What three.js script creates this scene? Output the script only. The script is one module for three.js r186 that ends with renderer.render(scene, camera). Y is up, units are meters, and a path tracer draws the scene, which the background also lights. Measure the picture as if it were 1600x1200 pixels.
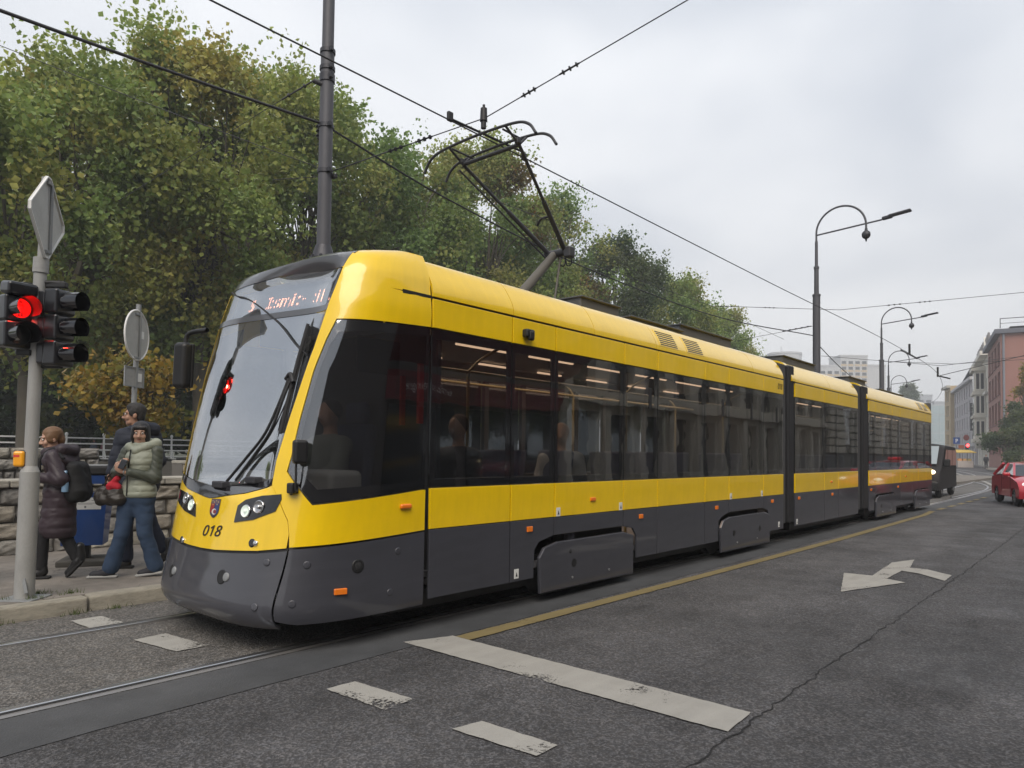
import * as THREE from 'three';
import { mergeGeometries, mergeVertices, toCreasedNormals } from 'three/addons/utils/BufferGeometryUtils.js';
import { RoundedBoxGeometry } from 'three/addons/geometries/RoundedBoxGeometry.js';
import { RectAreaLightUniformsLib } from 'three/addons/lights/RectAreaLightUniformsLib.js';
RectAreaLightUniformsLib.init();

// ---------- camera, sky, sun, exposure ----------
const scene = new THREE.Scene();
const EYE = 1.42, YAW = Math.atan(960 / 1110), PITCH = 2 * Math.PI / 180, ROLL = 0.013;
const camera = new THREE.PerspectiveCamera(2 * Math.atan(600 / 1110) * 180 / Math.PI, 4 / 3, 0.1, 3000);
camera.position.set(0, EYE, 0);
{
  const fw = new THREE.Vector3(-Math.sin(YAW) * Math.cos(PITCH), Math.sin(PITCH), -Math.cos(YAW) * Math.cos(PITCH));
  const rt = new THREE.Vector3(Math.cos(YAW), 0, -Math.sin(YAW)), up = rt.clone().cross(fw);
  const r2 = rt.clone().multiplyScalar(Math.cos(ROLL)).addScaledVector(up, Math.sin(ROLL));
  const u2 = up.clone().multiplyScalar(Math.cos(ROLL)).addScaledVector(rt, -Math.sin(ROLL));
  camera.quaternion.setFromRotationMatrix(new THREE.Matrix4().makeBasis(r2, u2, fw.negate()));
  camera.setViewOffset(1600, 1200, 0, -68, 1600, 1200);
  camera.updateProjectionMatrix();
}
const renderer = new THREE.WebGLRenderer({ antialias: true });
renderer.toneMapping = THREE.LinearToneMapping;
renderer.toneMappingExposure = 2.05;
renderer.shadowMap.enabled = true;

// ---------- seeded noise ----------
function rng(seed) { let s = seed >>> 0; return () => { s = (s + 0x6D2B79F5) | 0; let t = Math.imul(s ^ (s >>> 15), 1 | s); t = (t + Math.imul(t ^ (t >>> 7), 61 | t)) ^ t; return ((t ^ (t >>> 14)) >>> 0) / 4294967296; }; }
const LAT = (() => { const r = rng(77), a = new Float32Array(65536); for (let i = 0; i < 65536; i++) a[i] = r(); return a; })();
const lat = (x, y, p, o) => LAT[((((x % p + p) % p) * 251 + ((y % p + p) % p) * 9176 + o * 7919) & 65535)];
function vn(x, y, p = 4096, o = 0) {
  const xi = Math.floor(x), yi = Math.floor(y); let fx = x - xi, fy = y - yi; fx = fx * fx * (3 - 2 * fx); fy = fy * fy * (3 - 2 * fy);
  const a = lat(xi, yi, p, o), b = lat(xi + 1, yi, p, o), c = lat(xi, yi + 1, p, o), d = lat(xi + 1, yi + 1, p, o);
  return a + (b - a) * fx + (c - a + (a - b - c + d) * fx) * fy;
}
function fbm(x, y, oct = 4, p = 4096, o = 0) { let s = 0, a = 0.5, n = 0; for (let i = 0; i < oct; i++) { s += a * vn(x, y, p, o + i); n += a; a *= 0.5; x *= 2; y *= 2; p *= 2; } return s / n; }
const clamp = (x, a = 0, b = 1) => Math.min(b, Math.max(a, x));
const sst = (a, b, x) => { const t = clamp((x - a) / (b - a)); return t * t * (3 - 2 * t); };
const lerp = (a, b, t) => a + (b - a) * t;
const toS = v => Math.round(255 * clamp(v <= 0.0031308 ? v * 12.92 : 1.055 * Math.pow(v, 1 / 2.4) - 0.055));
function tex(w, h, fn, { srgb = true, wrap = true } = {}) {
  const d = new Uint8Array(w * h * 4);
  for (let j = 0; j < h; j++) for (let i = 0; i < w; i++) {
    const c = fn(i / w, j / h), k = (j * w + i) * 4;
    for (let q = 0; q < 3; q++) d[k + q] = srgb ? toS(c[q]) : Math.round(255 * clamp(c[q]));
    d[k + 3] = c.length > 3 ? Math.round(255 * clamp(c[3])) : 255;
  }
  const t = new THREE.DataTexture(d, w, h); t.magFilter = THREE.LinearFilter; t.minFilter = THREE.LinearMipmapLinearFilter; t.generateMipmaps = true;
  t.wrapS = t.wrapT = wrap ? THREE.RepeatWrapping : THREE.ClampToEdgeWrapping;
  if (srgb) t.colorSpace = THREE.SRGBColorSpace;
  t.needsUpdate = true; return t;
}

// overcast sky: soft grey cloud, a little brighter towards the horizon
{
  const W = 1024, Hh = 512, d = new Float32Array(W * Hh * 4);
  for (let j = 0; j < Hh; j++) for (let i = 0; i < W; i++) {
    const el = (j + 0.5) / Hh * Math.PI - Math.PI / 2, az = i / W * 2 * Math.PI;
    const e = Math.max(el, 0.0), k = 1 / (Math.sin(e) + 0.22);
    const px = Math.cos(az) * Math.cos(e) * k, py = Math.sin(az) * Math.cos(e) * k;
    const wx = px + 0.35 * fbm(px * 1.3 + 9, py * 1.3 + 4, 3), wy = py + 0.35 * fbm(px * 1.3 + 31, py * 1.3 + 17, 3);
    let n = fbm(wx * 1.1 + 50, wy * 1.1 + 80, 5, 4096, 3);
    n = sst(0.3, 0.72, n);
    const low = Math.exp(-e / 0.30);
    const c = [lerp(0.47, 0.86, n), lerp(0.525, 0.885, n), lerp(0.62, 0.93, n)], hz = [0.75, 0.745, 0.745];
    for (let q = 0; q < 3; q++) d[(j * W + i) * 4 + q] = 0.585 * lerp(c[q], hz[q], low * 0.85);
    d[(j * W + i) * 4 + 3] = 1;
  }
  const t = new THREE.DataTexture(d, W, Hh, THREE.RGBAFormat, THREE.FloatType);
  t.mapping = THREE.EquirectangularReflectionMapping; t.magFilter = t.minFilter = THREE.LinearFilter; t.wrapS = THREE.RepeatWrapping; t.needsUpdate = true;
  scene.background = t; scene.environment = t;
}
const sun = new THREE.DirectionalLight(0xfff4e6, 1.5);
sun.position.set(22, 60, 26); sun.target.position.set(-10, 0, -15); sun.castShadow = true; sun.shadow.radius = 80;
sun.shadow.mapSize.set(2048, 2048);
Object.assign(sun.shadow.camera, { left: -70, right: 70, top: 70, bottom: -70, near: 1, far: 250 });
scene.add(sun, sun.target);
scene.fog = new THREE.FogExp2(0xe4e8ec, 0.0014);

// ---------- builders ----------
const used = {};
function numbered(n) { const k = used[n] || 0; used[n] = k + 1; return k ? `${n}_${String(k).padStart(3, '0')}` : n; }
const shade = o => { o.castShadow = o.receiveShadow = true; return o; };
function thing(name, label, category, [x, y, z] = [0, 0, 0], turn = 0, group) {
  const o = new THREE.Group(); o.name = numbered(name); scene.add(o); o.position.set(x, y, z); o.rotation.y = turn;
  o.userData = { label, category }; if (group) o.userData.group = group; return o;
}
function part(parent, name, geo, mat, label) { const m = shade(new THREE.Mesh(geo, mat)); m.name = name; parent.add(m); if (label) m.userData.label = label; return m; }
function single(name, label, category, geo, mat, pos = [0, 0, 0], turn = 0, group) {
  const m = shade(new THREE.Mesh(geo, mat)); m.name = numbered(name); m.position.set(...pos); m.rotation.y = turn; scene.add(m);
  m.userData = { label, category }; if (group) m.userData.group = group; return m;
}
function struct(name, geo, mat, label) { const m = shade(new THREE.Mesh(geo, mat)); m.name = numbered(name); m.userData = { kind: 'structure' }; if (label) m.userData.label = label; scene.add(m); return m; }
function dup(root, pos, turn, label) { const r = root.clone(); r.name = numbered(root.name.replace(/_\d{3}$/, '')); r.userData = { ...root.userData }; if (label) r.userData.label = label; r.position.set(...pos); r.rotation.y = turn; scene.add(r); return r; }
const V = (x, y, z) => new THREE.Vector3(x, y, z);
function mg(list) {
  const gs = list.filter(Boolean).map(g => {
    let q = g.index ? g.toNonIndexed() : g.clone();
    if (!q.attributes.normal) q.computeVertexNormals();
    if (!q.attributes.uv) q.setAttribute('uv', new THREE.BufferAttribute(new Float32Array(q.attributes.position.count * 2), 2));
    for (const k of Object.keys(q.attributes)) if (!['position', 'normal', 'uv'].includes(k)) q.deleteAttribute(k);
    q.morphAttributes = {}; return q;
  });
  return gs.length === 1 ? gs[0] : mergeGeometries(gs);
}
const put = (g, x = 0, y = 0, z = 0, rx = 0, ry = 0, rz = 0) => { if (rx) g.rotateX(rx); if (ry) g.rotateY(ry); if (rz) g.rotateZ(rz); return g.translate(x, y, z); };
const box = (w, h, d, x = 0, y = 0, z = 0, rx = 0, ry = 0, rz = 0) => put(new THREE.BoxGeometry(w, h, d), x, y, z, rx, ry, rz);
const rbox = (w, h, d, x = 0, y = 0, z = 0, r = 0.01, rx = 0, ry = 0, rz = 0, s = 2) => put(new RoundedBoxGeometry(w, h, d, s, Math.min(r, w / 2.01, h / 2.01, d / 2.01)), x, y, z, rx, ry, rz);
function cyl(a, b, r1, r2 = r1, seg = 12, open = false) {
  const A = V(...a), B = V(...b), d = B.clone().sub(A), L = d.length();
  const g = new THREE.CylinderGeometry(r2, r1, L, seg, 1, open);
  g.applyQuaternion(new THREE.Quaternion().setFromUnitVectors(V(0, 1, 0), d.normalize())); return g.translate((A.x + B.x) / 2, (A.y + B.y) / 2, (A.z + B.z) / 2);
}
function tube(pts, r, seg = 24, rad = 8, closed = false) { return new THREE.TubeGeometry(new THREE.CatmullRomCurve3(pts.map(p => V(...p)), closed, 'catmullrom', 0.5), seg, r, rad, closed); }
const sph = (r, x, y, z, sx = 1, sy = 1, sz = 1, a = 14, b = 10) => { const g = new THREE.SphereGeometry(r, a, b); g.scale(sx, sy, sz); return g.translate(x, y, z); };
function shp(pts) { const s = new THREE.Shape(); pts.forEach(([x, y], i) => i ? s.lineTo(x, y) : s.moveTo(x, y)); s.closePath(); return s; }
function extr(pts, depth, bevel = 0, holes = []) {
  const s = Array.isArray(pts) ? shp(pts) : pts; holes.forEach(h => s.holes.push(new THREE.Path(h.map(p => new THREE.Vector2(...p)))));
  return new THREE.ExtrudeGeometry(s, { depth, bevelEnabled: bevel > 0, bevelThickness: bevel, bevelSize: bevel, bevelOffset: -bevel, bevelSegments: 2, curveSegments: 16 });
}
// polygon in (u,v) cut into cells and laid on a curved surface map(u,v)->[x,y,z]
function patch(poly, map, du, dv, flip = false) {
  let u0 = 1e9, u1 = -1e9, v0 = 1e9, v1 = -1e9; for (const [u, v] of poly) { u0 = Math.min(u0, u); u1 = Math.max(u1, u); v0 = Math.min(v0, v); v1 = Math.max(v1, v); }
  const nu = Math.max(1, Math.ceil((u1 - u0) / du)), nv = Math.max(1, Math.ceil((v1 - v0) / dv)), pos = [], uv = [];
  const clip = (p, ax, val, keep) => { const o = []; for (let i = 0; i < p.length; i++) { const a = p[i], b = p[(i + 1) % p.length], da = (a[ax] - val) * keep, db = (b[ax] - val) * keep; if (da >= 0) o.push(a); if ((da > 0 && db < 0) || (da < 0 && db > 0)) { const t = da / (da - db); o.push([a[0] + (b[0] - a[0]) * t, a[1] + (b[1] - a[1]) * t]); } } return o; };
  for (let i = 0; i < nu; i++) {
    const ua = u0 + (u1 - u0) * i / nu, ub = u0 + (u1 - u0) * (i + 1) / nu;
    const col = clip(clip(poly, 0, ua, 1), 0, ub, -1); if (col.length < 3) continue;
    for (let j = 0; j < nv; j++) {
      const va = v0 + (v1 - v0) * j / nv, vb = v0 + (v1 - v0) * (j + 1) / nv;
      let c = clip(clip(col, 1, va, 1), 1, vb, -1); if (c.length < 3) continue;
      c = c.filter((p, k) => { const q = c[(k + 1) % c.length]; return Math.abs(p[0] - q[0]) + Math.abs(p[1] - q[1]) > 1e-7; }); if (c.length < 3) continue;
      const pts = c.map(p => new THREE.Vector2(...p)); if (Math.abs(THREE.ShapeUtils.area(pts)) < 1e-9) continue; if (THREE.ShapeUtils.area(pts) < 0) { pts.reverse(); c.reverse(); }
      for (const t of THREE.ShapeUtils.triangulateShape(pts, [])) { const q = flip ? [t[2], t[1], t[0]] : t; for (const k of q) { pos.push(...map(c[k][0], c[k][1])); uv.push(c[k][0], c[k][1]); } }
    }
  }
  const g = new THREE.BufferGeometry(); g.setAttribute('position', new THREE.Float32BufferAttribute(pos, 3)); g.setAttribute('uv', new THREE.Float32BufferAttribute(uv, 2));
  const m = mergeVertices(g, 1e-4); m.computeVertexNormals(); return m;
}
// give a sheet thickness: a copy pushed back along its normals, joined with edge walls
function thick(g, t) {
  const n = g.attributes.normal, p = g.attributes.position, N = p.count, pos = [], uv = [], idx = g.index.array, out = [];
  for (let i = 0; i < N; i++) { pos.push(p.getX(i), p.getY(i), p.getZ(i)); uv.push(g.attributes.uv.getX(i), g.attributes.uv.getY(i)); }
  for (let i = 0; i < N; i++) { pos.push(p.getX(i) - n.getX(i) * t, p.getY(i) - n.getY(i) * t, p.getZ(i) - n.getZ(i) * t); uv.push(0, 0); }
  const edges = new Map();
  for (let i = 0; i < idx.length; i += 3) { const [a, b, c] = [idx[i], idx[i + 1], idx[i + 2]]; out.push(a, b, c, c + N, b + N, a + N); for (const [x, y] of [[a, b], [b, c], [c, a]]) { const r = y * 100000 + x; if (edges.has(r)) edges.delete(r); else edges.set(x * 100000 + y, [x, y]); } }
  const q = new THREE.BufferGeometry(); q.setAttribute('position', new THREE.Float32BufferAttribute(pos, 3)); q.setAttribute('uv', new THREE.Float32BufferAttribute(uv, 2));
  for (const [x, y] of edges.values()) out.push(y, x, x + N, y, x + N, y + N);
  q.setIndex(out); return toCreasedNormals(q, 0.6);
}
// ---------- materials ----------
const C = (r, g, b) => new THREE.Color().setRGB(r, g, b);
const std = (c, roughness = 0.7, o = {}) => new THREE.MeshStandardMaterial({ color: Array.isArray(c) ? C(...c) : c, roughness, ...o });
const phy = (c, roughness = 0.5, o = {}) => new THREE.MeshPhysicalMaterial({ color: Array.isArray(c) ? C(...c) : c, roughness, ...o });
const glass = (c, ior = 1.5, rough = 0) => phy(c, rough, { transmission: 1, thickness: 0, ior, metalness: 0 });
const speckTex = (() => tex(512, 512, (u, v) => { const n = fbm(u * 8, v * 8, 5, 8, 1), m = fbm(u * 64, v * 64, 2, 64, 5), k = 0.82 + 0.26 * n + 0.10 * (m - 0.5); return [k, k, k]; }))();
const dirtRough = (() => tex(512, 512, (u, v) => { const n = fbm(u * 6, v * 6, 5, 6, 11); const k = 0.55 + 0.6 * n; return [k, k, k]; }, { srgb: false }))();
const M = {
  black: std([0.012, 0.012, 0.013], 0.5), rubber: std([0.018, 0.018, 0.019], 0.85), blackGloss: phy([0.008, 0.008, 0.01], 0.12, { clearcoat: 0.6, clearcoatRoughness: 0.05 }),
  darkMetal: std([0.055, 0.055, 0.062], 0.5, { metalness: 0.5 }), steel: std([0.36, 0.36, 0.37], 0.42, { metalness: 0.75 }), galv: std([0.25, 0.26, 0.265], 0.55, { metalness: 0.2, map: speckTex }),
  chrome: std([0.7, 0.7, 0.7], 0.12, { metalness: 1 }), white: std([0.7, 0.7, 0.68], 0.6), amber: phy([0.85, 0.2, 0.008], 0.25, { clearcoat: 0.8 }), wire: std([0.03, 0.03, 0.034], 0.6),
};
// ---------- ground ----------
const asphaltTex = (() => {
  const S = 1024, hgt = new Float32Array(S * S), r = rng(5);
  for (let i = 0; i < S * S; i++) hgt[i] = r();
  const H = (i, j) => hgt[((j + S) % S) * S + (i + S) % S];
  const val = new Float32Array(S * S);
  for (let j = 0; j < S; j++) for (let i = 0; i < S; i++) {
    const a = (H(i, j) * 2 + H(i + 1, j) + H(i - 1, j) + H(i, j + 1) + H(i, j - 1)) / 6;
    const b = vn(i / S * 256, j / S * 256, 256, 2), c = vn(i / S * 110, j / S * 110, 110, 9);
    val[j * S + i] = clamp(0.5 + (a - 0.5) * 1.25 + (b - 0.5) * 1.0 + (c - 0.5) * 0.25);
  }
  const at = (u, v) => val[Math.floor(v * S) * S + Math.floor(u * S)];
  const col = tex(S, S, (u, v) => { const h = at(u, v), lo = fbm(u * 5, v * 5, 4, 5, 21); let k = 0.42 + 1.02 * h * h + 0.35 * (lo - 0.5); const i = Math.floor(u * S / 2), j = Math.floor(v * S / 2); const sp = LAT[(i * 131 + j * 7177) & 65535]; if (sp > 0.9945) k += 0.5 + 1.3 * LAT[(i * 57 + j * 911) & 65535]; const t = vn(u * 90, v * 90, 90, 31); return [k * (1 + 0.05 * t) * 0.5, k * 0.5, k * (1.03 - 0.06 * t) * 0.5]; });
  const bmp = tex(S, S, (u, v) => { const h = at(u, v); return [h, h, h]; }, { srgb: false });
  return { col, bmp };
})();
const asphalt = new THREE.MeshPhysicalMaterial({ color: C(2, 2, 2), vertexColors: true, roughness: 0.78, map: asphaltTex.col, bumpMap: asphaltTex.bmp, bumpScale: 0.006, roughnessMap: dirtRough });
asphalt.roughness = 0.95;
function sheet(x0, x1, z0, z1, y, nx, nz, colour, uvs = 2.6, wobble) {
  const pos = [], uv = [], col = [], idx = [];
  for (let j = 0; j <= nz; j++) for (let i = 0; i <= nx; i++) {
    let x = lerp(x0, x1, i / nx), z = lerp(z0, z1, j / nz); if (wobble) x += wobble(i / nx, z);
    pos.push(x, y, z); uv.push(x / uvs, z / uvs); col.push(...colour(x, z));
    if (i < nx && j < nz) { const a = j * (nx + 1) + i; idx.push(a, a + nx + 1, a + 1, a + 1, a + nx + 1, a + nx + 2); }
  }
  const g = new THREE.BufferGeometry(); g.setAttribute('position', new THREE.Float32BufferAttribute(pos, 3)); g.setAttribute('uv', new THREE.Float32BufferAttribute(uv, 2)); g.setAttribute('color', new THREE.Float32BufferAttribute(col, 3));
  g.setIndex(idx); g.computeVertexNormals();
  if (g.attributes.normal.getY(0) < 0) { for (let i = 0; i < idx.length; i += 3) { const t = idx[i]; idx[i] = idx[i + 1]; idx[i + 1] = t; } g.setIndex(idx); g.computeVertexNormals(); }
  return g;
}
struct('ground', sheet(-620, 620, 300, -700, -0.03, 6, 6, () => [0.085, 0.085, 0.085], 9), asphalt);
const roadCol = (x, z) => {
  // patches of different laying, tar and worn aggregate; streaks run along the driving direction
  const streak = fbm(x * 1.6 + 40, z * 0.16 + 60, 4), blot = fbm(x * 0.9 + 11, z * 0.7 + 90, 5), fine = fbm(x * 5 + 3, z * 4 + 8, 3, 4096, 7);
  const track = sst(-3.98, -4.3, x) * sst(-8, -7, x);
  const right = sst(-1.56, -1.5, x), tarry = sst(0.55, 0.7, blot) * 0.18;
  let k = 0.100 * (0.74 + 0.42 * streak + 0.30 * (fine - 0.5)) * (1 - tarry * (1 - track));
  k *= 1 + 0.35 * track; k *= 1 - 0.06 * right;
  const sm = fbm(x * 7 + 70, z * 3.2 + 20, 4, 4096, 13); k *= 1 - 0.18 * sst(0.56, 0.68, sm) * sst(0.42, 0.6, blot); k *= 1 + 0.22 * sst(0.55, 0.75, fbm(x * 2.2 + 5, z * 1.4 + 3, 4, 4096, 19));
  const t = track * 0.10; return [k * (1.0 + t), k * (1 + t * 0.6), k * (1.035 - t * 0.5)];
};
struct('road', sheet(-6.9, 3, 5, -26, 0, 165, 500, roadCol), asphalt);
struct('road', sheet(-70, 16, 8, -260, -0.008, 430, 670, roadCol), asphalt);
const smooth = new THREE.MeshStandardMaterial({ vertexColors: true, roughness: 0.72, map: tex(512, 512, (u, v) => { const h = LAT[(Math.floor(u * 512) * 613 + Math.floor(v * 512) * 3571) & 65535], n = fbm(u * 9, v * 9, 4, 9, 2); let k = 0.42 + 0.12 * (h - 0.5) + 0.24 * (n - 0.5); if (h > 0.9975) k += 0.5; return [k, k, k]; }), bumpMap: asphaltTex.bmp, bumpScale: 0.0012 });
const stripCol = (x, z) => { const n = 0.14 * (0.8 + 0.4 * fbm(x * 3, z * 0.6, 4)); return [n * 0.97, n, n * 1.05]; };
struct('asphalt_repair_strip', sheet(-4.415, -3.93, 6, -60, 0.004, 14, 700, stripCol, 1.7, (u, z) => u > 0.95 ? 0.03 * (fbm(z * 1.1, 3, 4) - 0.5) + 0.10 * sst(-1.6, 0, z) : 0), smooth);
// joint between two layings of asphalt: a crooked tar-black crack
{
  const r = rng(9), pos = [], idx = []; let k = 0;
  for (let z = 2; z > -60; z -= 0.03) { const x = -1.535 - 0.022 * (fbm(z * 0.35, 7, 3) - 0.5) * 2 + 0.035 * (vn(z * 9, 2) - 0.5) + 0.02 * (vn(z * 24, 6) - 0.5) - 0.09 * sst(-8, -22, z), w = 0.0025 + 0.006 * vn(z * 9, 9) * vn(z * 1.7, 4); pos.push(x - w, 0.004, z, x + w, 0.004, z); if (k) { const a = (k - 1) * 2; idx.push(a, a + 1, a + 2, a + 1, a + 3, a + 2); } k++; }
  const g = new THREE.BufferGeometry(); g.setAttribute('position', new THREE.Float32BufferAttribute(pos, 3)); g.setIndex(idx); g.computeVertexNormals();
  struct('asphalt_crack', g, std([0.012, 0.012, 0.013], 0.9), 'crooked black crack along the joint of two asphalt layers');
}
// rails: head, groove and lip
{
  const rail = std([0.62, 0.62, 0.62], 0.30, { metalness: 0.95, map: speckTex }), lip = std([0.30, 0.29, 0.28], 0.42, { metalness: 0.75 });
  const curve = z => 0.03 * sst(-1.2, 2, z) + (z < -30 ? -(z + 30) * (z + 30) * 0.0022 : 0);
  const profile = (pts, x) => { const zs = []; for (let z = 6; z > -130; z -= z > -10 ? 0.5 : 2) zs.push(z); const pos = [], idx = []; zs.forEach((z, j) => { for (const [px, py] of pts) pos.push(x + px + curve(z), py, z); if (j) for (let i = 0; i + 1 < pts.length; i++) { const a = (j - 1) * pts.length + i, b = a + pts.length; idx.push(a, a + 1, b, a + 1, b + 1, b); } }); const g = new THREE.BufferGeometry(); g.setAttribute('position', new THREE.Float32BufferAttribute(pos, 3)); g.setIndex(idx); g.computeVertexNormals(); return toCreasedNormals(g, 0.5); };
  for (const [x, s, w] of [[-4.53, -1, 'grooved steel tram rail nearer to the stop line'], [-6.03, 1, 'grooved steel tram rail beside the kerb']]) {
    const t = thing('tram_rail', w, 'rail', [x, 0, 0]);
    const head = [[-0.030, 0.0], [-0.030, 0.016], [-0.026, 0.019], [0.026, 0.019], [0.030, 0.014], [0.030, 0.006]].map(([a, b]) => [a, b]);
    const flip = a => s > 0 ? a.map(([p, q]) => [-p, q]).reverse() : a;
    part(t, 'rail_head', profile(flip(head), 0), rail);
    part(t, 'rail_groove', profile(flip([[0.030, 0.0055], [0.070, 0.0055]]), 0), M.black);
    part(t, 'rail_lip', profile(flip([[0.070, 0.004], [0.070, 0.014], [0.088, 0.014], [0.1, 0.004]]), 0), lip);
  }
}
// paint on the road: worn, with bald specks where the aggregate shows
const paintTex = tex(1024, 1024, (u, v) => { const n = fbm(u * 14, v * 14, 5, 14, 4), g = LAT[(Math.floor(u * 1024) * 331 + Math.floor(v * 1024) * 5557) & 65535], s = vn(u * 160, v * 160, 160, 3), st = fbm(u * 40, v * 4, 3, 4, 8); const k = 0.33 * (0.86 + 0.22 * n + 0.10 * (g - 0.5) + 0.14 * (st - 0.5)); const wear = fbm(u * 6, v * 6, 4, 6, 17); const a = s * 0.6 + g * 0.4 < (wear - 0.585) * 2.6 ? 0 : 1; return [k * 1.02, k * 0.985, k * 0.90, a]; });
const paint = new THREE.MeshStandardMaterial({ map: paintTex, alphaTest: 0.5, roughness: 0.75, bumpMap: asphaltTex.bmp, bumpScale: 0.0015 });
const yellowPaint = new THREE.MeshStandardMaterial({ map: paintTex, color: C(0.58, 0.47, 0.22), alphaTest: 0.5, roughness: 0.75 });
function mark(name, polyXZ, mat, label, cat) {
  const c = polyXZ.reduce((a, p) => [a[0] + p[0] / polyXZ.length, a[1] + p[1] / polyXZ.length], [0, 0]);
  const r = rng(Math.floor(c[0] * 991 + c[1] * 77 + 5000)), pts = [];
  for (let i = 0; i < polyXZ.length; i++) { const a = polyXZ[i], b = polyXZ[(i + 1) % polyXZ.length], L = Math.hypot(b[0] - a[0], b[1] - a[1]), n = Math.max(1, Math.min(60, Math.floor(L / 0.05))); for (let k = 0; k < n; k++) pts.push([lerp(a[0], b[0], k / n) + (r() - 0.5) * 0.008, lerp(a[1], b[1], k / n) + (r() - 0.5) * 0.008]); }
  const g = new THREE.ShapeGeometry(shp(pts.map(([x, z]) => [x, -z]))); g.rotateX(-Math.PI / 2); const uv = g.attributes.uv, p = g.attributes.position; for (let i = 0; i < p.count; i++) uv.setXY(i, p.getX(i) / 1.9 + 0.13, p.getZ(i) / 1.9);
  g.translate(0, 0.008, 0); const m = struct(name, g, mat, label); return m;
}
mark('stop_line', [[-4.07, -3.5], [-1.56, -3.52], [-1.58, -3.87], [-3.93, -3.88]], paint, 'wide worn white stop line across the lane in front of the tram');
mark('yellow_line', [[-3.90, -3.88], [-3.75, -3.88], [-3.70, -8], [-3.66, -13], [-3.72, -20], [-3.84, -21.6], [-3.98, -21.6], [-3.86, -20], [-3.80, -13], [-3.83, -8], [-3.88, -5]], yellowPaint, 'long dull yellow line along the tram lane');
for (const [i, p] of [[[-3.60, -2.51], [-3.08, -2.53], [-3.09, -2.75], [-3.59, -2.71]], [[-2.62, -2.59], [-2.10, -2.63], [-2.10, -2.80], [-2.58, -2.77]], [[-5.53, -2.18], [-5.01, -2.26], [-5.01, -2.49], [-5.56, -2.42]], [[-6.50, -2.07], [-6.13, -2.09], [-6.15, -2.34], [-6.51, -2.30]]].entries())
  mark('crossing_dash', p, paint, ['white crossing dash left of the two nearest ones below the stop line', 'nearest white crossing dash at the bottom edge of the photo, with fine cracks', 'white crossing dash between the two tram rails', 'worn white crossing dash between the far rail and the kerb'][i]);
for (let i = 0; i < 6; i++) { const z = -22.4 - i * 1.55; mark('lane_dash', [[-3.98, z], [-3.84, z], [-3.84, z - 0.85], [-3.98, z - 0.85]], yellowPaint, 'short pale dash of the broken line beyond the end of the tram'); }
mark('lane_arrow', [[-2.28, -7.93], [-2.62, -9.24], [-2.31, -9.27], [-2.40, -10.62], [-2.24, -11.15], [-2.12, -10.3], [-1.93, -10.3], [-1.61, -10.0], [-1.6, -9.5], [-1.93, -9.86], [-2.14, -9.95], [-2.13, -9.17], [-1.91, -9.04]], paint, 'white arrow with a bent branch painted on the right lane');
const farLine = pts => { const a = [], b = []; pts.forEach(([x, z]) => { a.push([x - 0.09, z]); b.unshift([x + 0.09, z]); }); return [...a, ...b]; };
mark('lane_edge_line', farLine([[-5.0, -43], [-6.6, -52], [-9.2, -64], [-12.6, -80], [-18, -100]]), paint, 'white line curving away with the far road');
struct('rail_curve', (() => { const c = tube([[-4.75, 0, -29.5], [-4.72, 0, -34], [-4.85, 0, -38.6], [-5.5, 0, -44], [-6.9, 0, -50], [-9.3, 0, -57], [-13, 0, -66]], 0.05, 60, 6); c.scale(1, 0.3, 1); return c.translate(0, 0.008, 0); })(), M.steel, 'bright tram rail curving across the road behind the tram');

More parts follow.
